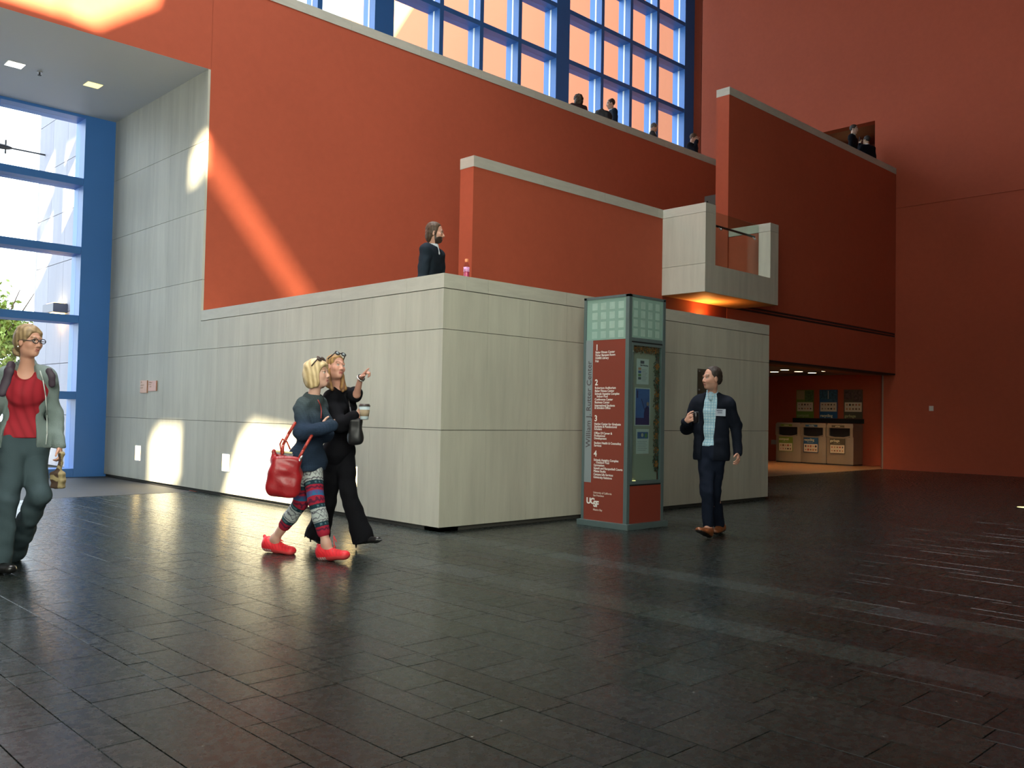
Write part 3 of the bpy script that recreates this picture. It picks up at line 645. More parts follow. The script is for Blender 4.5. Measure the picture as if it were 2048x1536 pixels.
# garland: leaves and orange blossoms
ga = empty('leaf_garland', (rx(.55), yp, 1.3), 'autumn garland of green and orange leaves along the top and right of the display case', 'garland')
gl = [mat('garland_green', (.05, .085, .055), .7), mat('garland_brown', (.16, .09, .045), .7), mat('garland_orange', (.42, .16, .04), .7), mat('garland_teal', (.05, .09, .10), .7)]
pts = [(u/100, 2.03+.015*math.sin(u)) for u in range(10, 58, 2)] + [(.555+.012*math.sin(z*30), z) for z in np.arange(.66, 2.04, .02)]
MB().path([(rx(u), yp-.012, z) for u, z in pts[:24]], .004, 5).path([(rx(u), yp-.012, z) for u, z in pts[24:]], .004, 5).build('stem', gl[1], ga)
lv = [[], [], [], []]; rg = random.Random(9)
for u, z in pts:
    for q in range(8):
        k_ = rg.choice([0, 0, 3, 1, 0]) if z < 2.0 else rg.choice([1, 1, 0, 2, 1])
        lv[k_].append((u+rg.uniform(-.048, .034), z+rg.uniform(-.035, .015 if z > 2.0 else .03), rg.uniform(0, 6.28), .024))
for z in np.arange(.72, 2.0, .16):
    for q in range(6): lv[2].append((.545+.012*math.cos(q*1.047), z+.012*math.sin(q*1.047), q*1.047, .034))
for k_, L_ in enumerate(lv):
    v = []; f = []
    for u, z, a, s in L_:
        i = len(v); yy = yp-.010-rg.uniform(0, .014)-(.006 if k_ == 2 else 0)
        ca2, sa2 = math.cos(a)*s, math.sin(a)*s
        v += [(rx(u)-ca2*.3, yy, z-sa2*.3), (rx(u)+ca2*.4-sa2*.4, yy-.004, z+sa2*.4+ca2*.4), (rx(u)+ca2, yy-.002, z+sa2), (rx(u)+ca2*.4+sa2*.4, yy-.004, z+sa2*.4-ca2*.4)]
        f.append((i, i+1, i+2, i+3))
    me = bpy.data.meshes.new('leaves'); me.from_pydata(v, [], f); me.materials.append(gl[k_]); o = bpy.data.objects.new('leaves', me); link(o, ga)
    o.matrix_parent_inverse = Matrix.Translation(ga.location).inverted(); o['kind'] = 'stuff'
MB().lathe((rx(.16), y0+.045, .537), [(.03, 0), (.03, .004)], 14).build('case_lamp', lamp_yellow, ks)

# ------------------------------------------------------------------ recycling station
bin_m = mat('bin_taupe', (.34, .27, .19), .45, .1, noise=(3, .05)); bin_d = mat('bin_plinth', (.03, .03, .03), .6)
WX = 25.1
def bin_(yc, nm, colr, label, idx):
    wv = .395; xf = 24.42; xb = WX-.02
    t = empty('waste_bin', (xf, yc, 0), label, 'bin', 'sorting bins in the corridor')
    def outline(s_, n=7, bulge=.07):   # plan outline: bowed front towards -X
        p = []
        for i in range(n+1):
            q = -1+2*i/n; p.append((xf+bulge*q*q*1.0 + (1-s_)*.02, yc-q*wv*s_))
        return p + [(xb, yc-wv*s_), (xb, yc+wv*s_)]
    def ring(z0, z1, s_, m_, name, bulge=.07):
        p = outline(s_, bulge=bulge); return MB().poly([(a, b, z0) for a, b in p], (0, 0, z1-z0)).build(name, m_, t)
    ring(0, .035, .97, bin_d, 'plinth')
    ring(.035, .80, 1.0, bin_m, 'body')
    # opening zone: cheeks either side, dark throat
    for s_ in (-1, 1):
        MB().box((xf+.03, yc+s_*wv-(.085 if s_ > 0 else 0), .80), (xb, yc+s_*wv+(0 if s_ > 0 else .085), 1.06)).build('cheek', bin_m, t)
    MB().box((xf+.10, yc-wv+.085, .78), (xb, yc+wv-.085, 1.058)).build('throat', black, t)
    # curved lip under the opening and hooded lid
    p = [(xf+.012, yc-wv+.07+i*(2*wv-.14)/8, .83-.05*math.sin(math.pi*i/8)) for i in range(9)]
    MB().path(p, .013, 6).build('lip', bin_m, t)
    hood = outline(1.005); MB().poly([(a-.025 if a < xb-.01 else a, b, 1.055) for a, b in hood], (0, 0, .095)).build('hood', bin_m, t)
    top = outline(.95); MB().poly([(a, b, 1.15) for a, b in top], (0, 0, .03)).build('lid', bin_m, t)
    box('band', (xf-.031, yc-.17, 1.075), (xf-.018, yc+.20, 1.135), colr, t)
    text(nm, .045, (xf-.033, yc+.09, 1.092), 'A', t, mat('label_cream', (.72, .66, .42), .5), bold=.001)
    ly0, ly1 = yc-.20+.03, yc+.22+.03
    box('label_panel', (xf-.016, ly0-.02, .33), (xf-.004, ly1+.01, .76), colr, t)
    box('label_sheet', (xf-.019, ly0-.005, .345), (xf-.015, ly1-.005, .575), mat('label_sheet', (.72, .60, .42), .6), t)
    text(nm, .098, (xf-.018, ly1-.0, .665), 'A', t, mat('label_cream', (.72, .66, .42), .5), bold=.003, xscale=.92)
    text('materials only', .034, (xf-.018, ly1-.10, .615), 'A', t, mat('label_cream2', (.45, .45, .30), .5))
    r_ = random.Random(idx)
    icons(t, xf-.0205, ly0+.01, ly1-.02, .36, .56, r_, idx)
    return t
ic = [mat('icon_brown', (.22, .09, .03), .6), mat('icon_orange', (.55, .22, .08), .6), mat('icon_dark', (.05, .03, .02), .6), mat('icon_red', (.5, .08, .04), .6)]
def icons(t, xx, ya, yb, za, zb, r_, idx):
    for j in range(2):
        for i in range(5):
            y_ = ya+(yb-ya)*(i+.5)/5; z_ = za+(zb-za)*(j+.5)/2; s1 = r_.uniform(.020, .038); s2 = r_.uniform(.018, .036); m_ = ic[r_.choice([0, 0, 1, 2, 3])]
            n_ = r_.choice([3, 5, 6, 4]); a0 = r_.uniform(0, 6)
            MB().poly([(xx, y_+s1*math.cos(a0+6.283*k_/n_), z_+s2*math.sin(a0+6.283*k_/n_)) for k_ in range(n_)], (.0015, 0, 0)).build('printed_icon', m_, t)
cg, cblu, cbr = mat('compost_green', (.17, .25, .03), .5), mat('recycle_blue', (.02, .10, .22), .5), mat('garbage_brown', (.10, .08, .045), .5)
bin_(13.375, 'compost', cg, 'taupe waste bin with a green compost label, left of the three', 1)
bin_(12.58, 'recycling', cblu, 'taupe waste bin with a blue recycling label, middle of the three', 2)
bin_(11.775, 'garbage', cbr, 'taupe waste bin with a brown garbage label, right of the three', 3)
def board(yc, nm, colr, label, idx):
    t = empty('sorting_sign', (WX, yc, 1.35), label, 'sign', 'picture signs above the bins'); w2 = .275; xx = WX-.03
    box('board', (xx, yc-w2, 1.33), (WX, yc+w2, 2.17), colr, t)
    box('picture_sheet', (xx-.003, yc-w2+.015, 1.53), (xx, yc+w2-.03, 1.80), mat('label_sheet', (.72, .60, .42), .6), t)
    text(nm, .115, (xx-.003, yc+w2-.03, 1.37), 'A', t, mat('label_cream', (.72, .66, .42), .5) if idx == 2 else mat('label_cream3', (.40, .36, .16), .5), bold=.004, xscale=.93)
    r_ = random.Random(idx+10); icons(t, xx-.005, yc-w2+.04, yc+w2-.05, 1.55, 1.79, r_, idx)
    photo = [mat('photo_a', (.10, .16, .05), .6, noise=(18, .6)), mat('photo_b', (.03, .10, .16), .6, noise=(18, .6)), mat('photo_c', (.10, .06, .05), .6, noise=(18, .6))][idx-1]
    box('printed_photo', (xx-.002, yc-w2+.01, 1.82), (xx, yc-.01, 2.15), photo, t)
    box('printed_photo', (xx-.002, yc+.01, 1.88), (xx, yc+w2-.01, 2.15), [mat('photo_card', (.42, .30, .15), .6), photo, photo][idx-1], t)
    if idx == 2: MB().tube((xx-.004, yc, 1.9), (xx-.004, yc, 2.14), .008).build('printed_bottle', mat('label_sheet', (.72, .60, .42), .6), t)
# ledge behind the bins carries the signs
board(13.18-.02, 'compost', cg, 'green compost picture sign on the corridor wall, left of the three', 1)
board(12.42, 'recycling', cblu, 'blue recycling picture sign on the corridor wall, middle of the three', 2)
board(11.67, 'garbage', cbr, 'brown garbage picture sign on the corridor wall, right of the three', 3)
ob = empty('outlet_plate', (WX, 14.35, .55), 'small grey socket plate on the corridor wall left of the compost bin', 'socket')
box('plate', (WX-.012, 14.10, .50), (WX, 14.28, .64), mat('outlet', (.35, .27, .22), .5), ob, .002)
bs = box('bin_splashback', (WX-.035, 11.35, 1.19), (WX-.001, 13.55, 1.325), mat('black_back', (.012, .009, .009), .5)); tag(bs, 'black backing strip on the wall between the bins and their signs', 'panel')

# ------------------------------------------------------------------ people: signed distance volumes meshed as one surface
class Vol:
    """signed distance grid; shapes are blended in locally and the zero level is meshed with surface nets"""
    def __init__(s, lo, hi, h):
        s.lo = np.array(lo, np.float32); s.h = h
        s.n = np.ceil((np.array(hi)-np.array(lo))/h).astype(int)+1
        s.f = np.full(tuple(s.n), 1.0, np.float32)
        s.ax = [s.lo[i]+h*np.arange(s.n[i], dtype=np.float32) for i in range(3)]
    def blk(s, lo, hi):
        a = np.clip(np.floor((np.array(lo)-s.lo)/s.h).astype(int), 0, s.n); b = np.clip(np.ceil((np.array(hi)-s.lo)/s.h).astype(int)+1, 0, s.n)
        if (b <= a).any(): return None
        sl = tuple(slice(a[i], b[i]) for i in range(3))
        return sl, s.ax[0][sl[0]][:, None, None], s.ax[1][sl[1]][None, :, None], s.ax[2][sl[2]][None, None, :]
    def put(s, fn, lo, hi, k, op='+'):
        p = max(k, .012)+2*s.h
        q = s.blk(np.array(lo)-p, np.array(hi)+p)
        if q is None: return
        sl, X, Y, Z = q; d = fn(X, Y, Z).astype(np.float32); a = s.f[sl]
        if op == '+':
            if k: t = np.clip(.5+.5*(a-d)/k, 0, 1); s.f[sl] = a+(d-a)*t-k*t*(1-t)
            else: s.f[sl] = np.minimum(a, d)
        elif op == '-':
            d = -d; k = max(k, 1e-4); t = np.clip(.5-.5*(a-d)/k, 0, 1); s.f[sl] = a+(d-a)*t+k*t*(1-t)
        elif op == '~': s.f[sl] = a+d
    def cap(s, a, b, r1, r2=None, k=.02, flat=None, op='+'):
        r2 = r1 if r2 is None else r2
        a = np.array(a, float); b = np.array(b, float); ba = b-a; n = None
        if flat is not None: n = np.array(flat[0], float); n /= np.linalg.norm(n); q = flat[1]; ba = ba+n*(ba@n)*(q-1)
        L2 = max(ba@ba, 1e-9)
        def fn(X, Y, Z):
            px, py, pz = X-a[0], Y-a[1], Z-a[2]
            if n is not None:
                e = (px*n[0]+py*n[1]+pz*n[2])*(q-1); px = px+n[0]*e; py = py+n[1]*e; pz = pz+n[2]*e
            t = np.clip((px*ba[0]+py*ba[1]+pz*ba[2])/L2, 0, 1)
            d = np.sqrt((px-t*ba[0])**2+(py-t*ba[1])**2+(pz-t*ba[2])**2)-(r1+(r2-r1)*t)
            return d if n is None else d/max(1.0, (1+q)/2)
        R = max(r1, r2)/(min(1.0, q) if n is not None else 1.0); s.put(fn, np.minimum(a, b)-R, np.maximum(a, b)+R, k, op); return s
    def ell(s, c, r, M=None, k=.015, op='+'):
        c = np.array(c, float); r = np.array(r, float); M = np.eye(3) if M is None else M
        def fn(X, Y, Z):
            px, py, pz = X-c[0], Y-c[1], Z-c[2]
            u = [(px*M[i][0]+py*M[i][1]+pz*M[i][2]) for i in range(3)]
            g = np.sqrt((u[0]/r[0])**2+(u[1]/r[1])**2+(u[2]/r[2])**2)+1e-6
            g2 = np.sqrt((u[0]/r[0]**2)**2+(u[1]/r[1]**2)**2+(u[2]/r[2]**2)**2)+1e-6
            return g*(g-1)/g2
        R = r.max(); s.put(fn, c-R, c+R, k, op); return s
    def rbox(s, c, r, M=None, rr=.01, k=.01, op='+'):
        c = np.array(c, float); r = np.array(r, float)-rr; M = np.eye(3) if M is None else M
        def fn(X, Y, Z):
            px, py, pz = X-c[0], Y-c[1], Z-c[2]
            u = [np.abs(px*M[i][0]+py*M[i][1]+pz*M[i][2])-r[i] for i in range(3)]
            return np.sqrt(np.maximum(u[0], 0)**2+np.maximum(u[1], 0)**2+np.maximum(u[2], 0)**2)+np.minimum(np.maximum(np.maximum(u[0], u[1]), u[2]), 0)-rr
        R = np.linalg.norm(r)+rr; s.put(fn, c-R, c+R, k, op); return s
    def folds(s, amp, sc=1.0, seed=0):
        r = np.random.RandomState(seed); f = s.f; m = np.abs(f) < .05; I = np.argwhere(m)
        P = s.lo+I*s.h; v = np.zeros(len(P), np.float32)
        for i in range(5):
            d = r.randn(3); d[2] *= 1.7; d /= np.linalg.norm(d); e = r.randn(3)
            v += np.sin(P@d*(38+22*i)*sc+1.7*np.sin(P@e*14*sc+i)+6*r.rand())/(1+.5*i)
        f[m] += (amp if sc > 1 else amp*1.7)*v/2; return s
    def cutz(s, z, above=True):
        k = (s.ax[2] > z) if above else (s.ax[2] < z); s.f[:, :, k] = np.maximum(s.f[:, :, k], np.abs(s.ax[2][k]-z)[None, None, :]*0+.5*s.h); return s
    def half(s, c, n, op='-'):
        """remove everything on the side the normal n points to"""
        n = np.array(n, float); n /= np.linalg.norm(n)
        d = (s.ax[0]-c[0])[:, None, None]*n[0]+(s.ax[1]-c[1])[None, :, None]*n[1]+(s.ax[2]-c[2])[None, None, :]*n[2]
        s.f = np.maximum(s.f, d.astype(np.float32)); return s
    def mesh(s, name, m, parent=None, colfn=None):
        f = s.f; f[0] = f[-1] = 1; f[:, 0] = f[:, -1] = 1; f[:, :, 0] = f[:, :, -1] = 1
        S = f < 0
        c = np.zeros(tuple(s.n-1), np.uint8)
        for i in (0, 1):
            for j in (0, 1):
                for k in (0, 1): c += S[i:s.n[0]-1+i, j:s.n[1]-1+j, k:s.n[2]-1+k]
        A = np.argwhere((c > 0) & (c < 8)); del c
        idx = np.full(tuple(s.n-1), -1, np.int32); idx[A[:, 0], A[:, 1], A[:, 2]] = np.arange(len(A))
        acc = np.zeros((len(A), 3)); cnt = np.zeros(len(A))
        co = [(i, j, k) for i in (0, 1) for j in (0, 1) for k in (0, 1)]
        val = {q: f[A[:, 0]+q[0], A[:, 1]+q[1], A[:, 2]+q[2]] for q in co}
        for q in co:
            for a in range(3):
                if q[a]: continue
                q2 = tuple(1 if i == a else q[i] for i in range(3)); v0, v1 = val[q], val[q2]
                m_ = (v0 < 0) != (v1 < 0); t = np.where(m_, v0/(v0-v1+1e-12), 0)
                p = np.array(q, float)[None, :].repeat(len(A), 0); p[:, a] += t; acc += p*m_[:, None]; cnt += m_
        P = s.lo+(A+acc/np.maximum(cnt, 1)[:, None])*s.h
        Q = []
        for a in range(3):
            b, d = (a+1) % 3, (a+2) % 3
            sl0 = [slice(None)]*3; sl1 = [slice(None)]*3; sl0[a] = slice(0, -1); sl1[a] = slice(1, None)
            E = np.argwhere(S[tuple(sl0)] != S[tuple(sl1)])
            E = E[(E[:, b] > 0) & (E[:, d] > 0)]
            if not len(E): continue
            eb = np.zeros(3, int); ed = np.zeros(3, int); eb[b] = 1; ed[d] = 1
            g = lambda K: idx[K[:, 0], K[:, 1], K[:, 2]]
            quad = np.stack([g(E-eb-ed), g(E-ed), g(E), g(E-eb)], 1)
            ins = S[E[:, 0], E[:, 1], E[:, 2]]
            quad[~ins] = quad[~ins][:, ::-1]; Q.append(quad)
        Q = np.concatenate(Q); Q = Q[(Q >= 0).all(1)]
        me = bpy.data.meshes.new(name); me.vertices.add(len(P)); me.vertices.foreach_set('co', P.astype(np.float32).ravel())
        me.loops.add(len(Q)*4); me.loops.foreach_set('vertex_index', Q.astype(np.int32).ravel())
        me.polygons.add(len(Q)); me.polygons.foreach_set('loop_start', np.arange(0, len(Q)*4, 4, dtype=np.int32)); me.polygons.foreach_set('loop_total', np.full(len(Q), 4, np.int32))
        me.polygons.foreach_set('use_smooth', np.ones(len(Q), bool)); me.update(calc_edges=True)
        if colfn is not None:
            C4 = np.ones((len(P), 4), np.float32); C4[:, :3] = colfn(P)
            at = me.color_attributes.new('Col', 'FLOAT_COLOR', 'POINT'); at.data.foreach_set('color', C4.ravel())
        me.materials.append(m); o = bpy.data.objects.new(name, me); link(o)
        if parent is not None: o.parent = parent
        return o
U = lambda v: np.array(v, float)/np.linalg.norm(v)
FH = U([FW[0], FW[1], 0]); RH = U([RT[0], RT[1], 0]); ZZ = np.array([0, 0, 1.0])
def W(px, py, d):
    """world point seen at photo pixel (px, py) at depth d metres along the lens axis"""
    return np.array([0, 0, CH])+FW*d+RT*(px-1024)/FPX*d-UPV*(py-768)/FPX*d
def facing(right, towards, up=0): return U(RH*right-FH*towards+ZZ*up)
skin_m = mat('skin', (.5, .3, .2), .5, vcol=True, spec=.35)
hair_m = mat('hair', (.1, .07, .04), .55, vcol=True, spec=.4, bump=.25, bscale=220)
cloth_m = lambda name, col, rough=.85, bump=.25, bs=260, **k: mat(name, col, rough, bump=bump, bscale=bs, spec=.08, **k)
def hemcut(v, c, d, r=.15):
    d = U(d); a = U(np.cross(d, FH+.01)); v.rbox(np.array(c)+d*.1, (r, r, .1), np.array([a, np.cross(d, a), d]), .004, .003, '-'); return v
def neckcut(v, J, f, r=.078, drop=0.0, fw=.02):
    v.ell(J['neck']+ZZ*(.055-drop)+f*fw, (r, r, .062), None, .008, '-'); return v
def head_frame(c, f, tilt=0.0):
    f = U(f); l = U(np.cross(ZZ, f)); u = np.cross(f, l)
    if tilt: l, u = l*math.cos(tilt)+u*math.sin(tilt), -l*math.sin(tilt)+u*math.cos(tilt)
    return np.array([f, l, u])
def add_head(v, c, M, s=1.0, jaw=1.0):
    g = lambda x, y, z: np.array(c)+M.T@(np.array([x, y, z])*s)
    E = lambda p, r, k=.015, op='+': v.ell(g(*p), np.array(r)*s, M, k, op)
    E((-.014, 0, .035), (.096, .075, .090), .01); E((.022, 0, -.040), (.070, .060*jaw, .078), .03)
    E((.058, 0, -.098), (.024, .024*jaw, .020), .03); E((.0, 0, -.07), (.05, .055*jaw, .045), .03)
    for y in (-1, 1):
        E((.056, .038*y, -.028), (.030, .026, .028), .02)
        E((.098, .032*y, .002), (.017, .017, .012), .014, '-')
        E((.074, .031*y, .001), (.0125, .0135, .0115), .003)
        E((-.002, .077*y, -.012), (.020, .009, .033), .006); E((.006, .088*y, -.012), (.008, .006, .018), .006, '-')
        E((.094, .012*y, -.042), (.010, .009, .008), .006)
    v.cap(g(.082, -.034, .023), g(.082, .034, .023), .011*s, k=.018)
    v.cap(g(.084, 0, .006), g(.105, 0, -.034), .009*s, .0125*s, k=.012)
    E((.086, 0, -.067), (.012, .022, .0055), .006); E((.084, 0, -.078), (.012, .019, .006), .006)
    E((.097, 0, -.072), (.010, .024, .0018), .002, '-')
def face_col(c, M, s, skin, lip, brow, eye=(.05, .03, .02), beard=None, bcol=(.06, .035, .02), stub=0.0, glow=None):
    skin = np.array(skin); lip = np.array(lip); brow = np.array(brow)
    def fn(P):
        L = ((P-np.array(c))@M.T)/s; C = np.tile(skin, (len(P), 1)).astype(float)
        x, y, z = L[:, 0], L[:, 1], L[:, 2]; ay = np.abs(y); hd = np.linalg.norm(L, axis=1) < .17
        rosy = np.exp(-((x-.07)**2+(ay-.042)**2+(z+.03)**2)/.0005)[:, None]; C = C*(1-.35*rosy)+np.array([skin[0]*1.05, skin[1]*.78, skin[2]*.72])*.35*rosy
        if beard is not None:
            b = beard(x, ay, z) & hd; C[b] = bcol
        elif stub:
            b = (z < -.05) & (x > .0) & hd; C[b] = C[b]*(1-stub)+np.array([.09, .075, .06])*stub
        C[(x > .074) & (ay < .019) & (z < -.061) & (z > -.083) & hd] = lip
        C[(x > .064) & (ay > .012) & (ay < .052) & (np.abs(z-.026-.006*np.sin(ay*60)) < .0045) & hd] = brow
        e = (np.sqrt((ay-.031)**2+(z-.001)**2*2.2) < .0125) & (x > .074) & hd; C[e] = (.62, .58, .54)
        C[(np.sqrt((ay-.031)**2+(z-.001)**2) < .0058) & (x > .078) & hd] = eye
        C[(np.abs(z-.0095) < .0022) & (ay > .016) & (ay < .047) & (x > .066) & hd] = np.array(brow)*.6
        C[(np.sqrt((x-.104)**2+(ay-.009)**2+(z+.048)**2) < .0055) & hd] = skin*.3
        return C
    return fn
def add_hand(v, w, d, n, t, r=1.0, curl=(.5, .5, .5, .5), thumb=.5, k=.004, elbow=None):
    """w wrist, d towards the fingers, n out of the palm, t towards the thumb side; curl per finger from little to index, radians per joint"""
    d, n = U(d), U(n); t = U(np.array(t)-d*(np.array(t)@d)); n = U(np.cross(d, t))*np.sign(np.cross(d, t)@n or 1)
    v.cap(w, w+d*.03*r, .024*r, .028*r, k=.015, flat=(n, 1.5))
    v.cap(w+d*.03*r-t*.018*r, w+d*.075*r-t*.024*r, .019*r, .016*r, k=.012, flat=(n, 1.25)); v.cap(w+d*.03*r+t*.015*r, w+d*.082*r+t*.02*r, .020*r, .016*r, k=.012, flat=(n, 1.25))
    for i, (o_, L) in enumerate(((-.033, .052), (-.012, .066), (.010, .072), (.031, .066))):
        p = w+d*(.078+(.008 if 0 < i else 0))*r+t*o_*r; a = 0; q = U(d+t*o_*2.0)
        for j, (fr, rr) in enumerate(((.46, .0092), (.31, .0083), (.25, .0074))):
            a += curl[i]; dd = q*math.cos(a)+n*math.sin(a); p2 = p+dd*L*fr*r; v.cap(p, p2, rr*r, rr*.93*r, k=k); p = p2
    p = w+d*.028*r+t*.024*r; dd = U(t*.75+d*.6+n*.25*thumb)
    for L, rr in ((.040, .0125), (.032, .0105), (.026, .009)):
        p2 = p+dd*L*r; v.cap(p, p2, rr*r, rr*.9*r, k=k); p = p2; dd = U(dd+d*.35-t*.35*thumb+n*.45*thumb)
def torso(v, J, f, inf=0.0, low=True, k=.05, chest=.105, waist=.098, hip=.112, bust=0.0):
    """J: neck, shL, shR, pel; f facing"""
    f = U(f); l = U(np.cross(ZZ, f)); nk, pel = J['neck'], J['pel']; sp = U(nk-pel); H = np.linalg.norm(nk-pel)
    FL = (f, 1.45)
    mid = lambda q: pel+sp*H*q
    hs = np.linalg.norm((J['shL']-J['shR']))*.5
    lat = U(J['shL']-J['shR'])
    v.cap(J['shR']+lat*.03, J['shL']-lat*.03, .060+inf, k=.03, flat=(f, 1.1))
    v.cap(mid(.78)-lat*(hs-.115), mid(.78)+lat*(hs-.115), chest+inf, k=k, flat=FL)
    v.cap(mid(.62)-lat*(hs-.125), mid(.62)+lat*(hs-.125), chest+inf, k=k, flat=FL)
    v.cap(mid(.38)-lat*(hs-.14), mid(.38)+lat*(hs-.14), waist+inf, k=k, flat=FL)
    if low: v.cap(mid(.06)-lat*(hs-.13), mid(.06)+lat*(hs-.13), hip+inf, k=k, flat=(f, 1.25))
    v.cap(mid(.8), nk-sp*.02, .055+inf, .06+inf*.6, k=.04)
    if bust:
        for q in (-1, 1): v.ell(mid(.68)+f*.075+lat*.062*q, (.065+inf*.7, .065+inf*.7, .062+inf*.7), None, .03)
def limb(v, pts, rs, inf=0.0, k=.02, flat=None):
    for a, b, r1, r2 in zip(pts, pts[1:], rs, rs[1:]): v.cap(a, b, r1+inf, r2+inf, k=k, flat=flat)
def foot(v, heel, toe, h=.05, wd=.042, inf=0, k=.015, ank=None):
    heel, toe = np.array(heel), np.array(toe); d = U(toe-heel); s_ = U(np.cross(ZZ, d)); u = np.cross(d, s_)
    L = np.linalg.norm(toe-heel)
    v.cap(heel+d*.035+u*.035, heel+d*L*.45+u*.034, .034+inf, .030+inf, k=k); v.cap(heel+d*L*.42+u*.03, toe-d*.045+u*.024, .034+inf, .028+inf, k=.02, flat=(u, 1.25))
    v.cap(heel+d*L*.55+u*.022+s_*.016, toe-d*.055+u*.018+s_*.012, .024+inf, k=k, flat=(u, 1.3)); v.cap(heel+d*L*.55+u*.022-s_*.016, toe-d*.055+u*.018-s_*.012, .024+inf, k=k, flat=(u, 1.3))
    if ank is not None: v.cap(heel+d*.05+u*.05, ank, .036+inf, .037+inf, k=.025); v.cap(heel+d*L*.45+u*.035, ank, .028+inf, .030+inf, k=.03)
def bounds(J, pad=.16):
    P = np.array([p for p in J.values()]); return P.min(0)-pad, P.max(0)+pad
def body(name, label, J, f, hc, hf, hs, skin, colfn, h=.0055, arms=True, legs=True, hands=(), feet=(), jaw=1.0, tilt=0.0, sc=1.0, chest=.1, bust=0, lower_z=None):
    J = dict(J, head=hc+ZZ*.02); lo, hi = bounds(J); v = Vol(lo, hi, h); M = head_frame(hc, hf, tilt)
    torso(v, J, f, -.012, chest=chest, bust=bust)
    nb = hc+M.T@np.array([-.018, 0, -.06])*hs
    v.cap(J['neck']-ZZ*.02, nb, .052*sc, .048*sc, k=.03)
    add_head(v, hc, M, hs, jaw)
    for q in 'LR':
        if arms and 'el'+q in J: limb(v, [J['sh'+q], J['el'+q], J['wr'+q]], [.046*sc, .036*sc, .024*sc])
        if legs and 'kn'+q in J:
            limb(v, [J['hp'+q], J['kn'+q]], [.080*sc, .052*sc], k=.03); k_, a_ = J['kn'+q], J['an'+q]
            limb(v, [k_, k_*.7+a_*.3, a_], [.052*sc, .052*sc, .034*sc], k=.02)
    for hd in hands: add_hand(v, *hd[0], **hd[1])
    for ft in feet: foot(v, *ft[0], **ft[1])
    o = v.mesh(name, skin_m, None, face_col(hc, M, hs, skin, *colfn[0], **colfn[1])); tag(o, label, 'person')
    return o, M
def hair_vol(hc, M, hs, pieces, subs, h=.005, pad=.22):
    v = Vol(hc-pad*np.array([1, 1, 1.0]), hc+pad*np.array([1, 1, .8]), h); g = lambda p: hc+M.T@(np.array(p)*hs)
    for p in pieces:
        if p[0] == 'e': v.ell(g(p[1]), np.array(p[2])*hs, M, p[3] if len(p) > 3 else .02)
        else: v.cap(g(p[1]), g(p[2]), p[3]*hs, p[4]*hs, k=.015)
    for p in subs: v.ell(g(p[1]), np.array(p[2])*hs, M, p[3] if len(p) > 3 else .01, '-')
    return v
def hair_col(hc, M, c1, c2, fr=90):
    c1 = np.array(c1); c2 = np.array(c2)
    def fn(P):
        L = (P-hc)@M.T; a = .5+.5*np.sin(L[:, 0]*fr*2.1+2*np.sin(L[:, 1]*fr)+L[:, 2]*9); a = (.6*a+.4*np.clip((L[:, 2]+.1)/.22, 0, 1))[:, None]
        return c1*(1-a)+c2*a
    return fn
SHORT = [('e', (-.022, 0, .043), (.100, .084, .096))]
SHORT_SUB = [('s', (.100, 0, -.025), (.080, .105, .104), .012), ('s', (.045, 0, -.10), (.09, .10, .082), .012), ('s', (-.03, 0, -.15), (.12, .12, .10), .01)]
def seg_t(P, pts):
    """nearest parameter (0..n) of points along a polyline, and distance"""
    best = np.full(len(P), 9.0); T = np.zeros(len(P)); cum = 0
    for a, b in zip(pts, pts[1:]):
        L = np.linalg.norm(b-a); t = np.clip((P-a)@(b-a)/L**2, 0, 1); d = np.linalg.norm(P-a-t[:, None]*(b-a), axis=1)
        m_ = d < best; best[m_] = d[m_]; T[m_] = cum+t[m_]*L; cum += L
    return T/cum, best
def surf(o, px, py, out=.004, rad=5):
    """point on a mesh as seen at a photo pixel, moved slightly outwards"""
    me = o.data; n = len(me.vertices); P = np.empty(n*3, np.float32); me.vertices.foreach_get('co', P); P = P.reshape(-1, 3)
    q = P-np.array([0, 0, CH]); z = q@FW; x = 1024+FPX*(q@RT)/z; y = 768-FPX*(q@UPV)/z
    m_ = (np.abs(x-px) < rad) & (np.abs(y-py) < rad); d = z[m_].min() if m_.any() else z.mean()
    return W(px, py, d-out)
def tubes(name, paths, r, m, parent, n=8):
    b = MB()
    for p in paths: b.ball(Vector(p[0]), r, 4); b.path([Vector(q) for q in p], r, n)
    return b.build(name, m, parent, True)
def shades(o_, hc, M, hs, x, z, m, tiltup=0, w=.032, lens=True):
    """spectacles: two lenses, bridge and arms in head coordinates"""
    g = lambda p: Vector(hc+M.T@(np.array(p)*hs)); b = MB(); fr = []
    for s_ in (-1, 1):
        ring = [g((x-tiltup*math.sin(a)*.018-.004*(abs(math.cos(a))), s_*.034+math.cos(a)*w*.82, z+math.sin(a)*.018)) for a in np.linspace(0, 6.2832, 13)]
        fr.append(ring); fr.append([g((x-.008, s_*.060, z)), g((.0, s_*.082, z+.006)), g((-.03, s_*.082, z-.004))])
    fr.append([g((x, -.009, z+.002)), g((x+.003, 0, z+.006)), g((x, .009, z+.002))])
    return fr
JEAN = dict(rough=.9)
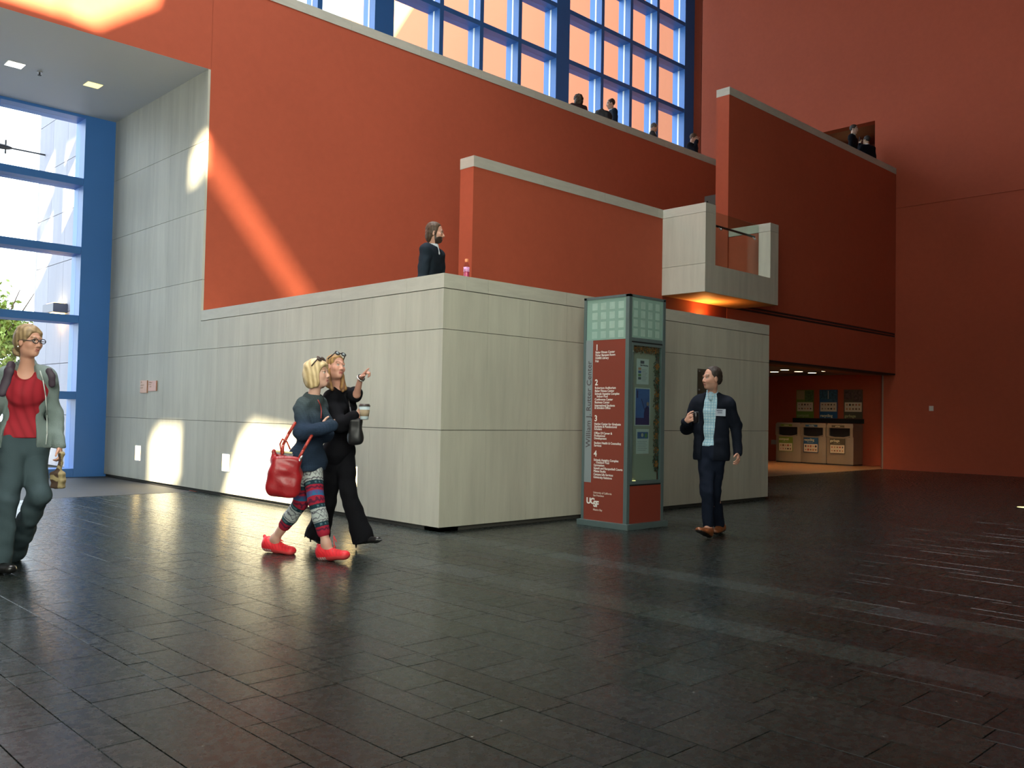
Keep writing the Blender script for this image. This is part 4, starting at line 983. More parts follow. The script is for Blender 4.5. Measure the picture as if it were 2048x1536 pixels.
# ---- man in a dark suit right of the kiosk
def suit_man():
    f = facing(-.40, .92); hc = W(1423.5, 757, 9.45); hf = facing(-.92, .40, .04)
    J = dict(neck=W(1424, 789, 9.5), shL=W(1458, 808, 9.40), shR=W(1393, 806, 9.60), pel=W(1423, 903, 9.5), elL=W(1472, 852, 9.46), wrL=W(1476, 907, 9.33),
             elR=W(1373, 858, 9.60), wrR=W(1372, 842, 9.36), hpL=W(1434, 915, 9.47), hpR=W(1413, 915, 9.53), knL=W(1428, 985, 9.60), knR=W(1414, 985, 9.40),
             anL=W(1438, 1052, 9.80), anR=W(1417, 1053, 9.40), tl=W(1427, 1068, 9.62), tr=W(1394, 1062, 9.15), hl=W(1446, 1062, 9.88), hr=W(1420, 1076, 9.38))
    dR = U(-FH*.55+RH*.35+ZZ*.30)
    o, M = body('person', 'man in dark suit and pale blue shirt walking past the stone front, holding a can', J, f, hc, hf, .98, (.50, .27, .19),
        [((.32, .13, .11), (.10, .06, .04)), dict(stub=.22)], jaw=1.05,
        hands=[((J['wrL'], W(1477, 932, 9.22)-J['wrL'], -RH, f), dict(curl=(.55, .5, .45, .4))), ((J['wrR'], dR, RH*.9+FH*.2, ZZ), dict(curl=(.62, .62, .62, .62), thumb=.9))],
        feet=[((J['hr'], J['tr']), dict(ank=J['anR'])), ((J['hl'], J['tl']), dict(ank=J['anL']))])
    v = hair_vol(hc, M, .98, SHORT+[('e', (-.06, 0, -.01), (.055, .075, .06))], [('s', (.102, 0, -.005), (.082, .100, .116), .012), ('s', (.045, 0, -.10), (.09, .12, .088), .012), ('s', (-.03, 0, -.155), (.12, .12, .10), .01)])
    v.folds(.003, 1.6, 3).mesh('hair', hair_m, o, hair_col(hc, M, (.012, .009, .007), (.040, .028, .020)))
    lo, hi = bounds(J); v = Vol(lo, hi, .007); torso(v, J, f, .004, low=True)
    v.cap(J['neck']-ZZ*.02, J['neck']+ZZ*.035, .062, .060, k=.02); v.cap(J['neck']+f*.055+ZZ*.03, J['neck']+f*.085-ZZ*.05, .018, k=.02)
    v.cutz(J['neck'][2]+.05).ell(hc-ZZ*.03+f*.03, (.085, .085, .11), None, .01, '-').cutz(W(1406, 893, 9.4)[2], False)
    lat = U(J['shL']-J['shR'])
    def chk(P):
        a = (P@lat)*33; b = P[:, 2]*33; m1 = (np.abs(a-np.round(a)) < .13) | (np.abs(b-np.round(b)) < .13); C = np.tile((.44, .60, .66), (len(P), 1)); C[m1] = (.22, .42, .54)
        C[P[:, 2] > J['neck'][2]+.0] = (.32, .50, .62); return C
    v.folds(.003, .7, 5).mesh('shirt', mat('shirt_cloth', (.4, .6, .7), .8, vcol=True, spec=.2), o, chk)
    v = Vol(lo, hi, .007); torso(v, J, f, .022, waist=.122); ps = U(J['pel']-J['neck'])
    v.cap(J['pel']-lat*.062-ps*.11, J['pel']+lat*.062-ps*.11, .119, k=.06, flat=(f, 1.3)); v.cap(J['pel']-lat*.060+ps*.02, J['pel']+lat*.060+ps*.02, .122, k=.05, flat=(f, 1.2)); v.cap(J['pel']-lat*.075+ps*.07, J['pel']+lat*.07+ps*.07, .116, k=.04, flat=(f, 1.15))
    limb(v, [J['shL']-ZZ*.012, J['elL'], J['wrL']+(J['elL']-J['wrL'])*.02], [.072, .060, .046]); limb(v, [J['shR']-ZZ*.012, J['elR'], J['wrR']+(J['elR']-J['wrR'])*.1], [.072, .060, .048])
    v.folds(.004, .55, 9)
    neckcut(v, J, f, .084); v.cap(J['neck']+f*.15+ZZ*.02, J['neck']*.45+J['pel']*.55+f*.16-lat*.018, .088, .080, k=.006, flat=(f, .6), op='-').cap(J['neck']*.45+J['pel']*.55+f*.16-lat*.018, J['pel']+f*.17-lat*.035-ZZ*.12, .080, .075, k=.006, flat=(f, .6), op='-')
    v.ell(hc-ZZ*.02, (.095, .095, .115), None, .01, '-').cutz(W(1430, 921, 9.45)[2], False).ell(J['wrL']-ZZ*.05, (.03, .03, .05), None, .004, '-')
    jk = v.mesh('jacket', cloth_m('suit_navy', (.0085, .011, .018), .8), o)
    v = Vol(lo, hi, .007)
    v.cap(J['pel']-lat*.07, J['pel']+lat*.07, .118, k=.04, flat=(f, 1.2)); v.cap(J['pel']-lat*.07+ZZ*.07, J['pel']+lat*.07+ZZ*.07, .105, k=.04, flat=(f, 1.35))
    for q in 'LR': limb(v, [J['hp'+q], J['kn'+q], J['an'+q]+ZZ*.01], [.094, .068, .058], k=.03)
    v.folds(.0045, .6, 2)
    for q in 'LR': hemcut(v, J['an'+q]+ZZ*.0, J['an'+q]-J['kn'+q], .11)
    v.cutz(W(1406, 890, 9.4)[2], True).mesh('trousers', cloth_m('trouser_navy', (.010, .014, .026), .8), o)
    b = Vol(lo, hi, .006); b.cap(J['pel']-lat*.07+ZZ*.062, J['pel']+lat*.07+ZZ*.062, .111, k=0, flat=(f, 1.35)); z0 = W(1406, 892, 9.4)[2]; b.cutz(z0, True).cutz(z0-.032, False)
    b.mesh('belt', mat('belt_brown', (.06, .018, .015), .5), o)
    for a, t_, k_ in (('hr', 'tr', 'anR'), ('hl', 'tl', 'anL')):
        v = Vol(np.minimum(J[a], J[t_])-.14, np.maximum(J[a], J[t_])+.2, .005); foot(v, J[a], J[t_], inf=.007, ank=J[k_]*.45+J[a]*.55+ZZ*.02)
        h0 = J[a]; d0 = U(J[t_]-h0); s0 = U(np.cross(ZZ, d0)); u0 = np.cross(d0, s0)
        v.mesh('shoe', mat('shoe_leather', (.2, .08, .04), .35, vcol=True), o, lambda P, h0=h0, u0=u0: np.where(((P-h0)@u0 < .016)[:, None], (.018, .014, .012), (.20, .065, .022)))
    p = surf(jk, 1441, 825, .012); w_ = .055; t = MB(); fr = np.array([lat, -f, ZZ]); hw, hh = .055, .037
    pts = [p+lat*x_+ZZ*z_ for x_, z_ in ((-hw, -hh), (hw, -hh), (hw, hh), (-hw, hh))]; bd = t.poly([Vector(q) for q in pts], Vector(f*-.003)).build('name_badge', mat('badge_white', (.34, .40, .47), .5), o)
    t = MB()
    for z_, x0_, x1_, th in ((.020, -.042, .022, .004), (.004, -.03, .018, .0022), (-.006, -.034, .02, .0022)): t.poly([Vector(p+f*.001+lat*a+ZZ*b) for a, b in ((x0_, z_-th), (x1_, z_-th), (x1_, z_+th), (x0_, z_+th))], Vector(f*.0008))
    t.build('badge_print', mat('badge_ink', (.04, .05, .08), .6), bd)
    c = J['wrR']+dR*.095+RH*.042; c = Vector(c)
    cn = empty('drink_can', c, 'small dark drink can held in the suited man\'s raised hand', 'can')
    MB().lathe(c-Vector((0, 0, .06)), [(.022, 0), (.031, .006), (.031, .103), (.025, .114)], 20).build('can_body', mat('can_black', (.02, .018, .02), .25, .4, noise=(30, .8)), cn, True)
    MB().lathe(c+Vector((0, 0, .054)), [(.026, 0), (.0265, .004), (.024, .005)], 20).build('can_lid', steel, cn)
suit_man()
# ---- woman in grey sweater with red bag
def sweater_woman():
    f = facing(.88, .46); hc = W(635, 748, 7.70); hf = facing(.93, .22, .14)
    J = dict(neck=W(626, 796, 7.72), shR=W(605, 812, 7.60), shL=W(641, 811, 7.84), pel=W(614, 920, 7.70), elR=W(606, 866, 7.50), wrR=W(640, 859, 7.46),
             elL=W(652, 868, 7.82), wrL=W(634, 862, 7.66), hpL=W(623, 930, 7.70), hpR=W(609, 930, 7.66), knL=W(632, 1000, 7.58), anL=W(652, 1086, 7.52),
             knR=W(601, 1006, 7.74), anR=W(551, 1076, 7.86), hl=W(639, 1118, 7.575), tl=W(698, 1115, 7.42), hr=W(528, 1098, 7.93), tr=W(590, 1108, 7.80))
    o, M = body('person', 'blonde woman in grey sweater, patterned leggings and red shoes, looking up', J, f, hc, hf, .96, (.56, .33, .25),
        [((.42, .16, .14), (.30, .18, .10)), {}], hands=[((J['wrR'], W(672, 848, 7.5)-J['wrR'], FH, ZZ), dict(curl=(.3, .3, .3, .3))), ((J['wrL'], -RH-ZZ*.1, -FH, ZZ), dict(curl=(.3, .3, .3, .3), r=.85))],
        feet=[((J['hl'], J['tl']), dict(ank=J['anL'])), ((J['hr'], J['tr']), dict(ank=J['anR']))])
    v = hair_vol(hc, M, .96, [('e', (-.022, 0, .040), (.112, .098, .104)), ('e', (-.050, 0, -.035), (.085, .096, .105), .03), ('e', (-.012, .068, -.045), (.060, .034, .095), .03), ('e', (-.012, -.068, -.045), (.060, .034, .095), .03), ('e', (.062, 0, .070), (.042, .072, .038), .02)],
                 [('s', (.118, 0, -.045), (.088, .112, .112), .012), ('s', (-.02, 0, -.19), (.13, .14, .075), .012)])
    hr = v.folds(.0035, 1.2, 1).mesh('hair', hair_m, o, hair_col(hc, M, (.34, .23, .10), (.74, .58, .33), 70))
    g = lambda p: hc+M.T@(np.array(p)*.96)
    fr = [[g((.052-.012*math.sin(a), s_*.040+.026*math.cos(a), .128+.020*math.sin(a))) for a in np.linspace(0, 6.2832, 11)] for s_ in (-1, 1)]
    fr += [[g((.054, -.014, .134)), g((.054, .014, .134))]]+[[g((.045, s_*.066, .125)), g((.0, s_*.098, .07))] for s_ in (-1, 1)]
    sg = tubes('sunglasses', fr, .006, mat('sunglass_brown', (.045, .025, .018), .25), o)
    b = MB()
    for s_ in (-1, 1): b.ball(Vector(g((.050, s_*.040, .128))), (.013, .013, .019), 6)
    b.build('lens', mat('sunglass_brown', (.045, .025, .018), .25), sg, True)
    lo, hi = bounds(J); lat = U(J['shL']-J['shR']); v = Vol(lo, hi, .0065); torso(v, J, f, .026, bust=1, waist=.108)
    ps = U(J['pel']-J['neck']); v.cap(J['pel']-lat*.055, J['pel']+lat*.055, .138, k=.05, flat=(f, 1.1)); v.cap(J['pel']-lat*.055+ps*.06, J['pel']+lat*.055+ps*.06, .134, k=.04, flat=(f, 1.1))
    limb(v, [J['shR']-ZZ*.02, J['elR'], J['wrR'], J['wrR']*.25+W(672, 848, 7.5)*.75], [.070, .070, .058, .052], k=.03); limb(v, [J['shL']-ZZ*.02, J['elL'], J['wrL']], [.068, .064, .054], k=.03)
    v.cap(J['neck']-f*.015, J['neck']+ZZ*.01, .066, .062, k=.04).folds(.006, .55, 4)
    z0 = W(620, 942, 7.6)[2]; v.cutz(z0, False).ell(J['neck']+ZZ*.065+f*.02, (.066, .066, .06), None, .01, '-')
    zs_ = W(620, 850, 7.6)[2]; zt = W(620, 800, 7.6)[2]
    def kn(P):
        t = np.clip((P[:, 2]-zs_)/(zt-zs_), 0, 1)[:, None]; C = np.array([.020, .034, .060])*(1-t)+np.array([.058, .078, .082])*t
        n_ = .85+.3*np.abs(np.sin(P[:, 2]*190))*np.abs(np.sin((P@lat)*150)); C = C*n_[:, None]
        e = P[:, 2] < z0+.05; C[e] = C[e]*1.25; return C
    sw_ = v.mesh('sweater', mat('knit', (.1, .1, .1), .95, vcol=True, bump=.5, bscale=160, spec=.1), o, kn)
    v = Vol(lo, hi, .005); PL = [J['hpL'], J['knL'], J['anL']*.74+J['knL']*.26]; PR = [J['hpR'], J['knR'], J['anR']*.62+J['knR']*.38]
    v.cap(J['pel']-lat*.055, J['pel']+lat*.055, .118, k=.04, flat=(f, 1.1)); limb(v, [J['hpL'], J['knL'], J['knL']*.6+J['anL']*.4, PL[2]], [.094, .068, .064, .054], k=.02); limb(v, [J['hpR'], J['knR'], J['knR']*.6+J['anR']*.4, PR[2]], [.090, .064, .062, .054], k=.02)
    dL = U(J['anL']-J['knL']); dRr = U(J['anR']-J['knR'])
    bands = [(.0, 'w'), (.27, 't'), (.335, 'r'), (.42, 'z'), (.50, 'r'), (.60, 't'), (.66, 'W'), (.86, 't'), (.925, 'r'), (1.01, 'r')]
    def leg(P):
        tL, dl = seg_t(P, PL); tR, dr = seg_t(P, PR); rg_ = dl < dr; T = np.where(rg_, tL, tR)
        A = np.where(rg_, (P-J['knL'])@np.cross(dL, f), (P-J['knR'])@np.cross(dRr, f)); B = (P-J['knL'])@f; an = np.arctan2(A, B*0+.06)*.06
        base = {'w': (.42, .45, .44), 'W': (.40, .44, .43), 't': (.012, .035, .050), 'r': (.34, .018, .040), 'z': (.09, .08, .22)}
        alt = {'w': (.09, .08, .10), 'W': (.10, .10, .12), 't': (.08, .16, .18), 'r': (.10, .015, .04), 'z': (.03, .13, .27)}
        C = np.zeros((len(P), 3))
        for (a, q), (b_, _) in zip(bands, bands[1:]):
            m_ = (T >= a) & (T <= b_); u_ = (T-a)/(b_-a); zz = np.abs(((A/.030) % 1)-.5)*2; c = np.tile(base[q], (len(P), 1))
            if q in 'wW': hit = (np.abs(u_-.12-.10*zz) < .035) | (np.abs(u_-.86-.08*zz) < .035) | (np.abs(np.abs(u_-.5)-.24*zz) < .035)
            elif q == 'z': hit = (u_*1.4-.2) > zz
            elif q == 't': hit = (np.abs(u_-.5) < .22) & (zz < .35)
            else: hit = np.abs(u_-.5-.28*(zz-.5)) < .16
            c[hit] = alt[q]; C[m_] = c[m_]
        C[T >= .999] = base['r']; return C
    v.cutz(z0+.06, True).half(PL[2]+dL*.0, dL) if 0 else None
    v.mesh('leggings', mat('legging_knit', (.3, .3, .3), .85, vcol=True, spec=.15), o, leg)
    for a, t_, k_ in (('hl', 'tl', 'anL'), ('hr', 'tr', 'anR')):
        v = Vol(np.minimum(J[a], J[t_])-.14, np.maximum(J[a], J[t_])+.2, .0045); foot(v, J[a], J[t_], inf=.017, ank=J[k_]*.42+J[a]*.58+ZZ*.015)
        h0 = J[a]; d0 = U(J[t_]-h0); s0 = U(np.cross(ZZ, d0)); u0 = np.cross(d0, s0)
        v.cap(h0+d0*.02+u0*.07, h0-d0*.005+u0*.115, .022, .014, k=.02)
        def sc_(P, h0=h0, d0=d0, u0=u0):
            x = (P-h0)@d0; z = (P-h0)@u0; C = np.tile((.72, .020, .030), (len(P), 1)); m_ = (z < .020); C[m_] = (.62, .06, .06)
            m_ = (z < .017) & ((x < .12)) & (np.sin(x*260) > -.4); C[m_] = (.62, .50, .48); m_ = (z > .03) & (np.sin(x*200+z*150) > .8); C[m_] = (.55, .012, .02); return C
        sh = v.mesh('shoe', mat('trainer_red', (.7, .05, .05), .55, vcol=True), o, sc_)
        lc = h0+d0*.17+u0*.085
        tubes('laces', [[lc+s0*.02, lc+u0*.018-s0*.01+d0*.02, lc-s0*.025+d0*.01], [lc, lc+u0*(.10 if a == 'hl' else .02)+d0*.005, lc+u0*(.05 if a == 'hl' else .01)+d0*.03], [lc+d0*.03-s0*.02-u0*.01, lc+d0*.05+s0*.02-u0*.022]], .0032, mat('lace_red', (.75, .03, .03), .6), sh, 6)
    q = [surf(sw_, a, b, .006, 4) for a, b in ((636, 800), (641, 810), (643, 822), (642, 836))]
    tubes('lanyard', [q], .0045, mat('lanyard_red', (.30, .04, .035), .6), o)
    # red tote
    c = W(571, 951, 7.36); bx = U(RH*.97+FH*.2); by = np.cross(ZZ, bx); Mb = np.array([bx, by, ZZ]); ag = .10; bx2 = bx*math.cos(ag)-ZZ*math.sin(ag); bz2 = bx*math.sin(ag)+ZZ*math.cos(ag); Mb = np.array([bx2, by, bz2])
    v = Vol(c-.36, c+.36, .006); v.rbox(c, (.112, .058, .155), Mb, .03).rbox(c-bz2*.05, (.134, .070, .115), Mb, .06, .06)
    v.cap(c-bx2*.105+bz2*.12, c-bx2*.12+bz2*.185, .025, .012, k=.03).rbox(c+bz2*.19, (.090, .032, .06), Mb, .01, .01, '-').folds(.009, .5, 6)
    bag = v.mesh('handbag', mat('red_leather', (.30, .010, .014), .38, noise=(14, .12), bump=.15, bscale=60), None); tag(bag, 'large red leather handbag hanging at the sweater woman\'s side', 'handbag')
    wp = lambda x, y, d: W(x, y, d)
    for lp in ([wp(565, 906, 7.36), wp(566, 890, 7.38), wp(577, 868, 7.42), wp(590, 846, 7.44)], [wp(597, 918, 7.38), wp(607, 900, 7.38), wp(618, 880, 7.40), wp(626, 867, 7.44)]): tubes('strap', [lp], .0125, mat('strap_leather', (.36, .035, .02), .4), bag)
    for lp in ([wp(563, 908, 7.36), wp(560, 888, 7.35), wp(565, 878, 7.35), wp(574, 884, 7.35), wp(580, 898, 7.36)], [wp(548, 925, 7.34), wp(541, 940, 7.32), wp(541, 962, 7.32), wp(546, 972, 7.33)], [wp(566, 935, 7.33), wp(556, 955, 7.31), wp(552, 975, 7.32)]): tubes('carry_loop', [lp], .0065, mat('strap_leather', (.36, .035, .02), .4), bag)
    tubes('buckle', [[wp(597, 926, 7.34), wp(600, 918, 7.34), wp(604, 913, 7.35)]], .010, steel, bag)
    e = empty('book', Vector(W(566, 904, 7.44)), 'book with yellow page edge sticking out of the red handbag', 'book')
    for nm, zo, hx, mm, th in (('cover', 0, .078, mat('book_grey', (.20, .20, .22), .6, noise=(40, .5)), .030), ('pages', .036, .074, mat('book_yellow', (.72, .68, .34), .6), .008), ('magazine', .030, .085, mat('book_white', (.62, .66, .66), .5), .006)):
        cc_ = W(566, 913, 7.42)+ZZ*zo+(bx*-.012 if nm == 'magazine' else 0); R3 = Matrix([list(bx2), list(by), list(bz2)]).transposed()
        MB().box(Vector(cc_)-Vector((hx, .028, th)), Vector(cc_)+Vector((hx, .028, th)), rot=R3).build(nm, mm, e)
sweater_woman()
# ---- woman in black pointing
def black_woman():
    f = facing(.78, .62); hc = W(671.5, 734, 8.20); hf = facing(.70, .68, .14)
    J = dict(neck=W(677, 777, 8.26), shR=W(659, 797, 8.14), shL=W(699, 790, 8.36), pel=W(678, 903, 8.26), elL=W(713, 789, 8.12), wrL=W(721, 757, 7.98), elR=W(682, 850, 8.02), wrR=W(708, 832, 7.98),
             hpL=W(689, 915, 8.28), hpR=W(669, 915, 8.24), knL=W(697, 988, 8.14), anL=W(724, 1072, 8.14), knR=W(655, 1003, 8.30), anR=W(633, 1072, 8.40),
             hl=W(712, 1096, 8.17), tl=W(763, 1083, 8.00), hr=W(621, 1084, 8.42), tr=W(655, 1094, 8.28), tip=W(745, 721, 7.95))
    dL = U(W(736, 739, 7.93)-J['wrL']); nL = U(RH*.78-ZZ*.6)
    o, M = body('person', 'red haired woman all in black pointing upwards, paper cup in her other hand', J, f, hc, hf, .95, (.58, .30, .22),
        [((.42, .14, .12), (.22, .10, .05)), {}], tilt=-.12, hands=[((J['wrL'], dL, nL, -FH), dict(curl=(1.15, 1.15, 1.1, .04))), ((J['wrR'], RH*.95+FH*.1+ZZ*.1, -FH, ZZ), dict(curl=(.55, .55, .55, .55)))],
        feet=[((J['hl']+ZZ*.045, J['tl']-U(J['tl']-J['hl'])*.03+ZZ*.006), dict(ank=J['anL'], inf=-.006)), ((J['hr']+ZZ*.045, J['tr']-U(J['tr']-J['hr'])*.03+ZZ*.006), dict(ank=J['anR'], inf=-.006))], sc=.93)
    g = lambda p: hc+M.T@(np.array(p)*.95)
    v = hair_vol(hc, M, .95, [('e', (-.024, 0, .040), (.102, .084, .094)), ('e', (-.055, 0, -.03), (.06, .075, .08), .03), ('c', (-.02, .075, -.03), (.02, .085, -.20), .026, .030), ('c', (.02, .085, -.20), (.05, .055, -.235), .030, .016), ('c', (-.02, -.078, -.03), (.02, -.085, -.19), .028, .032), ('c', (.02, -.085, -.19), (.05, -.06, -.235), .032, .016)],
                 [('s', (.120, 0, -.008), (.080, .074, .108), .012)], pad=.27)
    v.folds(.003, 1.3, 2).mesh('hair', hair_m, o, hair_col(hc, M, (.13, .055, .022), (.46, .27, .09), 80))
    fr = []
    for s_ in (-1, 1):
        fr.append([g((.070-.010*math.sin(a), s_*.036+.024*math.cos(a), .118+.017*math.sin(a))) for a in np.linspace(0, 6.2832, 11)])
    fr.append([g((.068, -.012, .122)), g((.068, .012, .122))]); fr.append([g((.06, -.06, .115)), g((-.01, -.085, .07))]); fr.append([g((.06, .06, .115)), g((-.01, .085, .07))])
    sg = tubes('sunglasses', fr, .0055, mat('sunglass_black', (.01, .01, .01), .2), o)
    b = MB()
    for s_ in (-1, 1): b.ball(Vector(g((.068, s_*.036, .118))), (.014, .014, .014), 6)
    b.build('lens', mat('sunglass_lens', (.22, .26, .28), .15), sg, True)
    lo, hi = bounds(J); lat = U(J['shL']-J['shR']); blk_ = cloth_m('black_cloth', (.0065, .0065, .0085), .8); v = Vol(lo, hi, .0065); torso(v, J, f, .018, bust=1)
    limb(v, [J['shL']-ZZ*.01, J['elL']*.8+J['shL']*.2], [.064, .072], k=.03); limb(v, [J['shR']-ZZ*.01, J['elR'], J['wrR']], [.068, .062, .052], k=.03)
    v.cap(J['pel']-lat*.05, J['pel']+lat*.05, .125, k=.05, flat=(f, 1.15)).folds(.004, .55, 8).ell(J['neck']+ZZ*.04+f*.05, (.068, .068, .07), None, .01, '-')
    v.mesh('blouse', blk_, o)
    v = Vol(lo, hi, .0065); v.cap(J['pel']-lat*.05, J['pel']+lat*.05, .116, k=.04, flat=(f, 1.15))
    limb(v, [J['hpL'], J['knL'], W(728, 1082, 8.12)], [.098, .068, .098], k=.03); limb(v, [J['hpR'], J['knR'], W(634, 1074, 8.38)], [.098, .072, .115], k=.03)
    v.folds(.005, .5, 3); hemcut(v, W(727, 1083, 8.12), -ZZ+U(W(727, 1074, 8.13)-J['knL'])*.6+RH*.25, .16); hemcut(v, W(636, 1078, 8.38), -ZZ-RH*.25, .12); v.mesh('trousers', blk_, o)
    for a, t_, k_ in (('hl', 'tl', 'anL'), ('hr', 'tr', 'anR')):
        v = Vol(np.minimum(J[a], J[t_])-.14, np.maximum(J[a], J[t_])+.2, .0045); foot(v, J[a]+ZZ*.03, J[t_], inf=.003); v.cap(J[t_]-U(J[t_]-J[a])*.07+ZZ*.02, J[t_]+ZZ*.012, .022, .007, k=.015)
        v.cap(J[a]+ZZ*.05, J[a]+ZZ*.004, .014, .006, k=.01); v.mesh('shoe', mat('shoe_black', (.012, .012, .012), .3), o)
    w_ = J['wrL']+dL*.002; b = MB(); n_ = Vector(dL).to_track_quat('Z', 'Y')
    br = [w_+np.array(n_ @ Vector((.034*math.cos(a), .034*math.sin(a), 0))) for a in np.linspace(0, 6.2832, 15)]
    tubes('bracelet', [br], .0055, mat('silver', (.8, .8, .78), .2, .9), o)
    br = [q+dL*.013 for q in br]; tubes('hair_tie', [br], .0035, mat('tie_black', (.01, .01, .01), .6), o)
    c = Vector(W(728.5, 838, 7.88)); cp = empty('paper_cup', c, 'white paper coffee cup with brown sleeve and dark lid, held by the pointing woman', 'cup'); c0 = c-Vector((0, 0, .004))
    MB().lathe(c0, [(.034, 0), (.036, .004), (.0475, .118)], 24).build('cup_wall', mat('cup_white', (.42, .50, .52), .5), cp, True)
    MB().lathe(c0, [(.0392, .028), (.0465, .086)], 24).build('cup_sleeve', mat('cup_sleeve', (.34, .26, .17), .8), cp, True)
    MB().lathe(c0, [(.050, .115), (.051, .123), (.045, .126), (.044, .136)], 24).build('cup_lid', mat('cup_lid', (.05, .035, .03), .4), cp, True)
    c = W(711, 862, 7.98); bx = U(RH); v = Vol(c-.25, c+.25, .006); v.rbox(c, (.058, .045, .115), np.array([RH, FH, ZZ]), .03).ell(c-ZZ*.05, (.070, .055, .075), np.array([RH, FH, ZZ]), .03)
    bg_ = v.folds(.003, .5, 1).mesh('shoulder_bag', mat('bag_black', (.009, .009, .010), .5), None); tag(bg_, 'soft black shoulder bag at the pointing woman\'s hip', 'handbag')
    tubes('strap', [[W(704, 842, 8.0), W(700, 815, 8.06), W(697, 795, 8.16), W(695, 782, 8.30)]], .008, mat('bag_black', (.009, .009, .010), .5), bg_)
black_woman()
# ---- woman in red top at the left edge
def red_woman():
    f = facing(.32, .95); hc = W(59, 683, 6.88); hf = facing(.92, .36, .0)
    J = dict(neck=W(54, 734, 6.94), shL=W(95, 753, 7.00), shR=W(12, 755, 6.88), pel=W(46, 890, 6.94), elL=W(109, 826, 7.08), wrL=W(118, 893, 6.96), elR=W(-18, 832, 6.80), wrR=W(-20, 893, 6.64),
             hpL=W(64, 905, 7.0), hpR=W(26, 905, 6.88), knL=W(78, 990, 6.84), anL=W(28, 1090, 7.22), knR=W(14, 1006, 6.72), anR=W(4, 1106, 6.72),
             hl=W(12, 1100, 7.34), tl=W(37, 1124, 7.22), hr=W(-14, 1144, 6.73), tr=W(28, 1144, 6.58))
    dl = W(123, 917, 6.93)-J['wrL']
    o, M = body('person', 'woman in red top, open grey fleece and glasses striding at the left edge', J, f, hc, hf, .97, (.50, .26, .18),
        [((.36, .13, .11), (.22, .12, .06)), {}], hands=[((J['wrL'], dl, -RH*.6-f*.1, f), dict(curl=(.75, .75, .7, .6), r=.95)), ((J['wrR'], -ZZ, RH, f), dict(curl=(.4, .4, .4, .4)))],
        feet=[((J['hr'], J['tr']), dict(ank=J['anR'])), ((J['hl'], J['tl']), dict(ank=J['anL']))])
    g = lambda p: hc+M.T@(np.array(p)*.97)
    v = hair_vol(hc, M, .97, [('e', (-.026, 0, .044), (.108, .088, .100)), ('e', (-.06, 0, -.01), (.07, .08, .075), .03), ('e', (-.115, 0, -.075), (.044, .048, .046), .015), ('e', (.015, .045, .055), (.062, .036, .048)), ('e', (.015, -.045, .055), (.062, .036, .048))],
                 [('s', (.106, 0, -.025), (.080, .100, .100), .012), ('s', (.030, 0, -.09), (.09, .12, .075), .012)])
    v.folds(.003, 1.4, 5).mesh('hair', hair_m, o, hair_col(hc, M, (.12, .075, .035), (.36, .25, .13), 75))
    tubes('spectacles', shades(o, hc, M, .97, .108, .0, None), .0032, mat('frame_dark', (.02, .02, .025), .3), o, 6)
    MB().ball(Vector(g((-.02, -.084, -.045))), .006, 5).build('earring', mat('silver', (.8, .8, .78), .2, .9), o)
    lo, hi = bounds(J); lat = U(J['shL']-J['shR']); v = Vol(lo, hi, .0065); torso(v, J, f, .016, waist=.104); v.ell(J['neck']*.66+J['pel']*.34+f*.045, (.125, .115, .11), None, .08); v.cap(J['pel']-lat*.07+ZZ*.09, J['pel']+lat*.07+ZZ*.09, .122, k=.04, flat=(f, 1.2))
    v.folds(.006, .5, 7).ell(J['neck']+f*.10+ZZ*.0, (.088, .088, .110), None, .008, '-').ell(J['neck'], (.09, .09, .06), None, .01, '-').cutz(W(45, 876, 6.85)[2], False)
    def rc(P):
        n_ = .78+.34*np.abs(np.sin((P@lat)*46+3*np.sin(P[:, 2]*6))); return np.array([.30, .018, .028])*n_[:, None]
    v.mesh('blouse', mat('red_cloth', (.3, .02, .03), .75, vcol=True, spec=.2), o, rc)
    v = Vol(lo, hi, .007); torso(v, J, f, .030, waist=.108); v.cap(J['pel']-lat*.08+ZZ*.05, J['pel']+lat*.08+ZZ*.05, .142, k=.05, flat=(f, 1.15))
    limb(v, [J['shL']-ZZ*.01, J['elL'], J['wrL']], [.066, .055, .048], k=.03); limb(v, [J['shR']-ZZ*.01, J['elR'], J['wrR']], [.066, .055, .048], k=.03)
    v.cap(J['neck']-f*.05-ZZ*.03, J['neck']-f*.055+ZZ*.03, .066, .058, k=.03)
    neckcut(v.folds(.006, .6, 12), J, f, .080, fw=.045).cap(J['neck']+f*.16+ZZ*.03, J['pel']+f*.20-ZZ*.06-lat*.01, .092, .135, k=.008, flat=(f, .6), op='-').ell(hc-ZZ*.03+f*.02, (.095, .095, .13), None, .01, '-').cutz(W(60, 896, 6.9)[2], False)
    jk = v.mesh('fleece', cloth_m('fleece_grey', (.17, .215, .205), .95, .5, 200), o)
    q = [surf(jk, a, b, .004, 3) for a, b in ((80, 742), (86, 760), (91, 790), (94, 830), (94, 868), (92, 888))]
    tubes('zip', [q], .0045, mat('zip_pale', (.48, .52, .50), .4), o)
    v = Vol(lo, hi, .007); v.cap(J['pel']-lat*.065, J['pel']+lat*.065, .125, k=.04, flat=(f, 1.15)); v.cap(J['pel']-lat*.06+ZZ*.07, J['pel']+lat*.06+ZZ*.07, .108, k=.04, flat=(f, 1.2))
    for q_ in 'LR': limb(v, [J['hp'+q_], J['kn'+q_], J['an'+q_]-ZZ*.06], [.100, .078, .080], k=.03)
    v.folds(.006, .5, 6)
    for q_ in 'LR': hemcut(v, J['an'+q_]-ZZ*.085, J['an'+q_]-J['kn'+q_]-ZZ*.2, .13)
    v.mesh('trousers', cloth_m('trouser_grey', (.052, .078, .088), .85), o)
